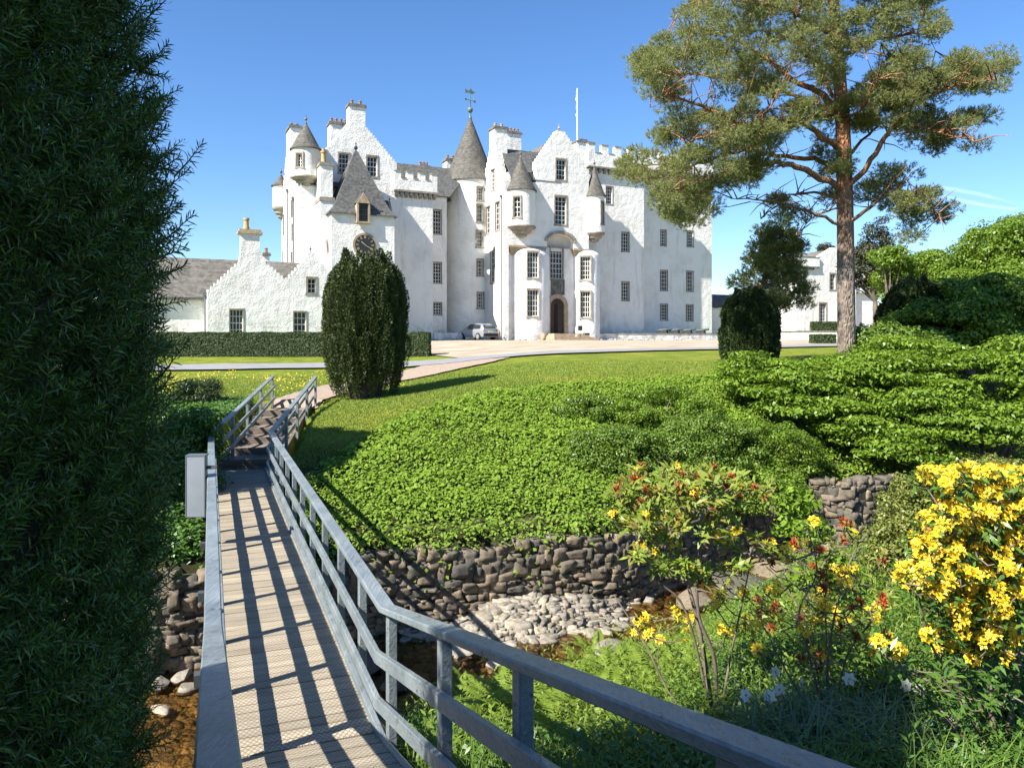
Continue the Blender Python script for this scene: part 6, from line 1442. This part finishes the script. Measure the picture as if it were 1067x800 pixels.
# ---- near bank undergrowth, ferns, long grass
X, Y, Z = scatter(230000, -1.8, 13, 2.2, 20); dN = line_dist(NEAR, X, Y); k = (Y < interp_line(NEAR, X)-.1) & clear_bridge(X, Y, .75) & (X > AX*Y+1.6)
k &= RNG.random(len(X)) < np.clip(9/Y, .25, 1)*np.clip(.35+.5*(np.sin(X*2.2+Y)*np.sin(Y*1.9-X)+.6), .12, 1); X, Y, Z, dN = X[k], Y[k], Z[k], dN[k]; n = len(X); print('under', n)
hgt = .14+.28*(np.sin(X*1.9+.6)*np.sin(Y*1.6)*.5+.5)+.12*sstep(3, 0, dN)
N = unit(np.column_stack([RNG.normal(-.1, .5, n), RNG.normal(-.2, .5, n), np.ones(n)]))
o = leaves('undergrowth', np.column_stack([X, Y, Z+hgt*RNG.random(n)**.6]), perp_dirs(N, .3), N, RNG.uniform(.04, .095, n), RNG.uniform(.02, .045, n), L['dkleaf'], None, .18); tag(o, 'mixed low leafy undergrowth on the near bank right of the footbridge', 'undergrowth', kind='stuff')
X, Y, Z = scatter(90000, -1.8, 11, 2.4, 16); k = (Y < interp_line(NEAR, X)+.1) & clear_bridge(X, Y, .72) & (X > AX*Y+1.45); k &= (np.sin(X*1.4+1)*np.sin(Y*1.1+2)+RNG.random(len(X))*1.3 > .35)
o = blades('long_grass', X[k], Y[k], Z[k], .42, .008, .9, L['grass']); tag(o, 'long arching grass between the plants of the near bank', 'grass', kind='stuff')
def herbs(name, n, x0, x1, y0, y1, hmin, hmax, leaf, mat, label, test, nl=16):
    X, Y, Z = scatter(n, x0, x1, y0, y1); k = (Y < interp_line(NEAR, X)+.05) & clear_bridge(X, Y, .8) & (X > AX*Y+1.75) & test(X, Y); X, Y, Z = X[k], Y[k], Z[k]; n = len(X)
    H_ = RNG.uniform(hmin, hmax, n); ln_ = RNG.normal(0, .16, (n, 2)); t = np.tile(np.linspace(.12, 1, nl), (n, 1))+RNG.normal(0, .02, (n, nl))
    P = np.stack([X[:, None]+ln_[:, :1]*t**1.5*H_[:, None]*1.5, Y[:, None]+ln_[:, 1:]*t**1.5*H_[:, None]*1.5, Z[:, None]+t*H_[:, None]], -1).reshape(-1, 3)
    a = (np.arange(nl)*2.4)[None]+RNG.random((n, 1))*6; D = np.stack([np.cos(a), np.sin(a), .25+.9*t**3], -1).reshape(-1, 3); L_ = (leaf*(1.15-.75*t)*RNG.uniform(.7, 1.2, (n, 1))).reshape(-1)
    N = unit(np.column_stack([-D[:, 0]*.3, -D[:, 1]*.3, np.ones(len(D))])+RNG.normal(size=D.shape)*.3)
    o = leaves(name, P, D, N, L_, L_*.36, mat, None, .15); return tag(o, label, 'plants', kind='stuff')
x_d, y_d, _ = ground_hit(868, 800, y0=2.0)
herbs('leafy_herbs', 5200, -1.5, 6, 3.2, 13, .3, .75, .10, L['fern'], 'bright yellow-green leafy herbs on the sunlit slope between railing and stream', lambda X, Y: (Y > 5.2) & (RNG.random(len(X)) < .75))
herbs('leafy_herbs', 2600, .6, 7, 2.8, 8, .2, .5, .10, L['dkleaf'], 'deep green leafy herbs under the azaleas at right', lambda X, Y: (X > .2*Y) & (np.hypot(X-x_d, Y-y_d) > .62))
def fern(P0, nf, ln, out):
    for f in range(nf):
        a = 2*math.pi*f/nf+RNG.normal()*.2; d = np.array([math.cos(a), math.sin(a), 0]); l = ln*RNG.uniform(.75, 1.15); m_ = 26
        t = np.linspace(.12, 1, m_); ax = P0+d*(l*.62*t**1.3)[:, None]+np.array([0, 0, 1])*(l*(.95*t-.42*t**2.4))[:, None]
        tg = unit(np.gradient(ax, axis=0)); sd = unit(np.cross(tg, [0, 0, 1.])); w_ = l*.19*np.sin(np.clip(t, 0, 1)*math.pi*.92+.12)**.8*(1-t*.3)
        for s in (-1, 1):
            out[0].append(ax); out[1].append(sd*s+tg*.35+np.array([0, 0, -.12])); out[2].append(np.cross(sd, tg)); out[3].append(w_); out[4].append(np.full(m_, l*.035))
        out[0].append(ax[:-1:2]); out[1].append(tg[:-1:2]); out[2].append(sd[:-1:2]); out[3].append(np.full(len(ax[:-1:2]), l*.09)); out[4].append(np.full(len(ax[:-1:2]), .006))
for lb, spots in (('cluster of upright light green ferns at the stream edge beyond the long railing', [(RNG.uniform(585, 705), RNG.uniform(690, 745)) for _ in range(26)]), ('ferns and feathery fronds under the railing in the middle foreground', [(RNG.uniform(480, 640), RNG.uniform(735, 800)) for _ in range(12)])):
    out = [[], [], [], [], []]
    for px, py in spots:
        x, y, z = ground_hit(px, py)
        if x > AX*y+1.7: fern(np.array([x, y, z]), 8, RNG.uniform(.5, .9), out)
    o = leaves('ferns', *[np.concatenate(q) for q in out], L['fern'], None, .1); tag(o, lb, 'ferns', kind='stuff')

# ---- azaleas
def petals(C, N, rad, npet, L_, W_, spread=.75):
    """npet petals around each flower centre facing N"""
    n = len(C); s = unit(np.cross(N, rand_dirs(n))); u = np.cross(N, s); P, D, NN = [], [], []
    for k in range(npet):
        a = 2*math.pi*k/npet; q = s*math.cos(a)+u*math.sin(a); P.append(C+q*rad*.15); D.append(q*spread+N*(1-spread)*1.4); NN.append(N-q*.3)
    return np.concatenate(P), np.concatenate(D), np.concatenate(NN), L_, W_
def truss(Cn, Nn, nfl, tr, L_, W_, mat, name, parent):
    n = len(Cn); cc = np.repeat(Cn, nfl, 0); d = unit(np.repeat(Nn, nfl, 0)*.7+rand_dirs(n*nfl)); C = cc+d*tr*RNG.uniform(.7, 1.1, (len(cc), 1))
    P, D, N, a, b = petals(C, d, L_, 5, L_, W_); return leaves(name, P, D, N, RNG.uniform(.8, 1.15, len(P))*a, b, mat, parent, .12)
def azalea(name, px, py, y, stems, heads, label, leafmat, blooms, leaf_l=.085, leafn=9, hr=.10, dens=1.0, fl=.029, nf=8):
    """stems: list of pixel paths; heads: list of (px,py) of leafy heads; blooms: indices kinds"""
    x0 = (px-CX)/F*y; zb = g1(x0, y)-.05; r = empty(name, (x0, y, zb), 0, label, 'azalea'); o = Vector((x0, y, zb)); tb = Tubes(); ends = []
    for st, r0, dy in stems:
        n = len(st); q = [Vector((0, 0, 0)) if i == 0 else pt(a, b, y+dy*i/(n-1))-o for i, (a, b) in enumerate(st)]; sp_ = smooth_path(q, 5); m_ = len(sp_)
        tb.add(sp_, [r0*(1-.72*i/(m_-1)) for i in range(m_)], 7); ends += sp_[m_//3:]
    C, N = [], []; EN = np.array([tuple(e) for e in ends])
    for a, b in heads:
        dy = RNG.uniform(-.5, .5)*dens; c = pt(a, b, y+dy)-o; C.append(tuple(c)); N.append(unit(np.array([[RNG.normal(0, .35), -.35+RNG.normal(0, .3), .8]]))[0])
    CC = [Vector(c) for c in C]; todo = sorted(range(len(CC)), key=lambda i: min((CC[i]-e).length for e in ends))
    for i in todo:
        c = CC[i]; e = min(ends, key=lambda q: (q-c).length+.6*max(0, q.z-c.z)); md_ = e.lerp(c, .5)+Vector((RNG.normal()*.02, RNG.normal()*.02, -.03))
        tb.add([e, md_, c], [.0065, .005, .003], 5); ends += [md_, c]
    tb.build('stems', M['twig'], r); C = np.array(C); N = np.array(N); n = len(C)
    cc = np.repeat(C, leafn, 0); nn = np.repeat(N, leafn, 0); d = unit(np.cross(nn, rand_dirs(len(nn)))); D = d+nn*RNG.uniform(-.1, .8, (len(nn), 1))
    leaves('leaves', cc+RNG.normal(size=cc.shape)*.022, D, unit(nn-d*.3+RNG.normal(size=nn.shape)*.3), RNG.uniform(.7, 1.2, len(cc))*leaf_l, leaf_l*.3, leafmat, r, .2)
    for kind, idx_ in blooms.items():
        idx_ = np.array(idx_)
        if kind == 'yellow': truss(C[idx_]+N[idx_]*.04, N[idx_], nf, fl*1.35, fl, fl*.62, L['yel'], 'yellow_blossoms', r)
        else: 
            for j_ in idx_:
                k = np.repeat([j_], 26); dd = unit(N[k]*.6+rand_dirs(len(k))*.9); leaves('red_bud', C[k]+N[k]*.03, dd, rand_dirs(len(k)), .048, .014, L['red'], r, .1)
    return r
def blob_pts(spec):
    out = []
    for cx, cy, rx, ry, n in spec:
        for k in range(n): a, q = RNG.random()*6.28, RNG.random()**.5; out.append((cx+math.cos(a)*q*rx, cy+math.sin(a)*q*ry))
    return out
h = blob_pts([(690, 508, 56, 20, 42), (750, 512, 50, 14, 34), (660, 540, 28, 18, 16), (715, 545, 55, 25, 30), (770, 565, 40, 30, 12), (690, 580, 35, 20, 14), (740, 600, 40, 20, 12), (720, 492, 25, 8, 8)])
n = len(h); up_ = [i for i in range(n) if h[i][1] < 550]; lo_ = [i for i in range(n) if h[i][1] >= 550]
azalea('azalea_bush', 746, 735, 5.7, [([(746, 735), (733, 680), (720, 620), (700, 560), (690, 520)], .022, .2), ([(746, 735), (745, 690), (728, 640), (728, 580), (745, 530), (755, 512)], .017, -.3), ([(746, 735), (700, 725), (672, 670), (640, 620)], .014, .3), ([(746, 735), (760, 690), (775, 620), (785, 570)], .012, .3), ([(746, 735), (716, 640), (680, 600), (660, 550)], .012, -.2)],
       h, 'leggy azalea with dark red buds and some yellow flowers beyond the long railing', L['azleaf'], {'yellow': sorted(set(up_[::11]+lo_[::3])), 'red': [i for i in up_ if i % 5 in (1, 3)]}, leafn=18, leaf_l=.085, fl=.024, nf=5)
h = blob_pts([(850, 590, 60, 25, 30), (830, 630, 45, 25, 22), (890, 640, 45, 40, 26), (800, 660, 30, 30, 10), (860, 680, 50, 25, 14), (930, 600, 25, 30, 12), (870, 555, 40, 14, 12)])
n = len(h)
azalea('azalea_bush', 866, 745, 5.3, [([(866, 745), (862, 700), (868, 650), (880, 600), (895, 565)], .013, .2), ([(866, 745), (845, 690), (832, 640), (850, 600), (848, 570)], .011, -.2), ([(866, 745), (880, 690), (905, 650), (925, 610)], .010, .2), ([(866, 745), (820, 700), (800, 660)], .009, -.2), ([(862, 700), (840, 650), (815, 610), (800, 590)], .008, .2), ([(868, 650), (860, 610), (872, 570)], .007, -.2)],
       h, 'twiggy half-bare azalea with dark red seed heads left of the big yellow azalea', L['azleaf'], {'red': list(range(0, n, 4)), 'yellow': [i for i in range(n) if i % 6 == 1]}, leafn=6, leaf_l=.06)
h = blob_pts([(1025, 516, 58, 24, 105), (1010, 560, 66, 28, 115), (972, 600, 32, 24, 45), (1020, 618, 56, 30, 105), (1065, 600, 30, 34, 45), (1005, 662, 46, 24, 34), (1050, 700, 50, 40, 40), (1000, 720, 50, 30, 26), (1085, 560, 26, 40, 40), (980, 500, 20, 10, 10), (930, 690, 14, 20, 5), (1050, 660, 24, 30, 12), (915, 665, 14, 14, 3), (1060, 545, 30, 30, 20)])
azalea('azalea_bush', 1040, 800, 4.6, [([(1040, 800), (1030, 720), (1010, 640), (1000, 580), (1020, 520)], .02, .3), ([(1040, 800), (1060, 700), (1060, 600), (1050, 540)], .018, .2), ([(1040, 800), (1000, 720), (970, 670), (955, 610)], .014, -.3), ([(1040, 800), (980, 740), (935, 690)], .01, -.2)],
       h, 'azalea covered in masses of golden yellow flowers at the right edge', L['dkleaf'], {'yellow': [i for i in range(len(h)) if i % 8 != 0 and h[i][1] < 690]}, leafn=9, leaf_l=.075, dens=.9, fl=.028, nf=10)
# loose yellow flowers low in the bank
h = blob_pts([(690, 655, 45, 15, 12), (760, 640, 30, 30, 10), (860, 640, 50, 12, 10), (805, 640, 20, 20, 6), (920, 680, 14, 14, 4)])
azalea('azalea_bush', 700, 760, 6.4, [([(700, 760), (690, 710), (680, 660)], .008, .1), ([(700, 760), (740, 700), (765, 640)], .008, .2), ([(700, 760), (780, 710), (850, 650)], .007, .3)], h, 'small low azalea with scattered pale yellow flowers among the ferns', L['azleaf'], {'yellow': list(range(len(h)))}, leafn=10, leaf_l=.06)
# shoots with larger leaves in front of the walling
tree('leafy_sapling', 838, 8.5, 0, [(835, 545, 0, 22, 40), (850, 580, 0, 24, 30), (870, 600, .1, 20, 20)], 30, .13, 40, .085, L['cover'], 'thin bright-leaved sapling in front of the rounded wall end', 'sapling', trunk=.012, branches=14, wm='twig')

# ---- white daffodils
df = empty('daffodil_clump', (0, 0, 0), 0, 'clump of white daffodils with blue-green strap leaves in the shaded foreground', 'flowers')
x, y, z = ground_hit(868, 800, y0=2.0); df.location = (x, y, z); o_ = Vector((x, y, z))
n = 950; a = RNG.random(n)*6.28; q = RNG.random(n)**.5*.36; blades('leaves', math.e*0+np.cos(a)*q*1.5, np.sin(a)*q, np.zeros(n)-.02, .46, .012, 1.0, L['daff'], df)
tb = Tubes()
for i, (px, py) in enumerate(((808, 700), (812, 718), (802, 725), (835, 712), (885, 707), (944, 714), (957, 718), (777, 724))):
    yy_ = y+.25+RNG.uniform(-.15, .15); c = pt(px, py, yy_)-o_; b = Vector((c.x*.45, .1*RNG.normal(), 0)); tb.add([b, b.lerp(c, .6)+Vector((0, 0, .05)), c+Vector((0, .02, 0))], [.004, .0035, .003], 5)
    N = np.array([[RNG.normal(0, .5), -1, RNG.normal(.1, .2)]]); N = unit(N); P, D, NN, _, _ = petals(np.array([tuple(c)]), N, .034, 6, .034, .022, .95)
    fl = leaves('flower', P, D, NN, .045, .040, L['white'], df, .08)
    cu_ = np.array([tuple(c)]); P, D, NN, _, _ = petals(cu_-N*-.002, N, .004, 6, .008, .008, .3); leaves('corona', P, D, NN, .009, .008, L['yel'], fl, .2)
tb.build('stalks', L['grass'], df)

# ---- backdrop wood behind the castle and the cloud
C = np.column_stack([np.linspace(-150, 170, 130)+RNG.normal(0, 2, 130), 190+RNG.normal(0, 7, 130), RNG.uniform(1, 6, 130)]); P, N = clump_pts(C, RNG.uniform(3, 5, 130), 260, .9)
o = leaves('far_wood', P, perp_dirs(N), N, 1.1, .8, L['tree'], None, .2); tag(o, 'distant wood behind the castle reading as one green mass', 'wood', kind='stuff')
def cloud_mat():
    m, nt, b = new_mat('thin_cloud'); b.inputs['Base Color'].default_value = (.9, .92, .95, 1); b.inputs['Roughness'].default_value = 1; tc = nt.nodes.new('ShaderNodeTexCoord')
    n_ = noise(nt, 2.2, 6, .6, tc.outputs['Generated'], (1, 1, 3)); lw = nt.nodes.new('ShaderNodeLayerWeight'); lw.inputs[0].default_value = .5
    iv = nt.nodes.new('ShaderNodeMath'); iv.operation = 'SUBTRACT'; iv.inputs[0].default_value = 1; nt.links.new(lw.outputs['Facing'], iv.inputs[1])
    pw = nt.nodes.new('ShaderNodeMath'); pw.operation = 'POWER'; pw.inputs[1].default_value = 2.0; nt.links.new(iv.outputs[0], pw.inputs[0])
    ml = nt.nodes.new('ShaderNodeMath'); ml.operation = 'MULTIPLY'; nt.links.new(pw.outputs[0], ml.inputs[0]); nt.links.new(ramp(nt, n_, [(.3, (0, 0, 0)), (.75, (.32, .32, .32))]), ml.inputs[1])
    nt.links.new(ml.outputs[0], b.inputs['Alpha']); return m
bm = bmesh.new(); bmesh.ops.create_uvsphere(bm, u_segments=48, v_segments=24, radius=1)
o = bm_obj('cloud', bm, cloud_mat(), None, True); c = pt(1012, 206, 3000); o.location = c; o.scale = (190, 60, 26); o.rotation_euler = (0, R(13), 0); o['kind'] = 'structure'
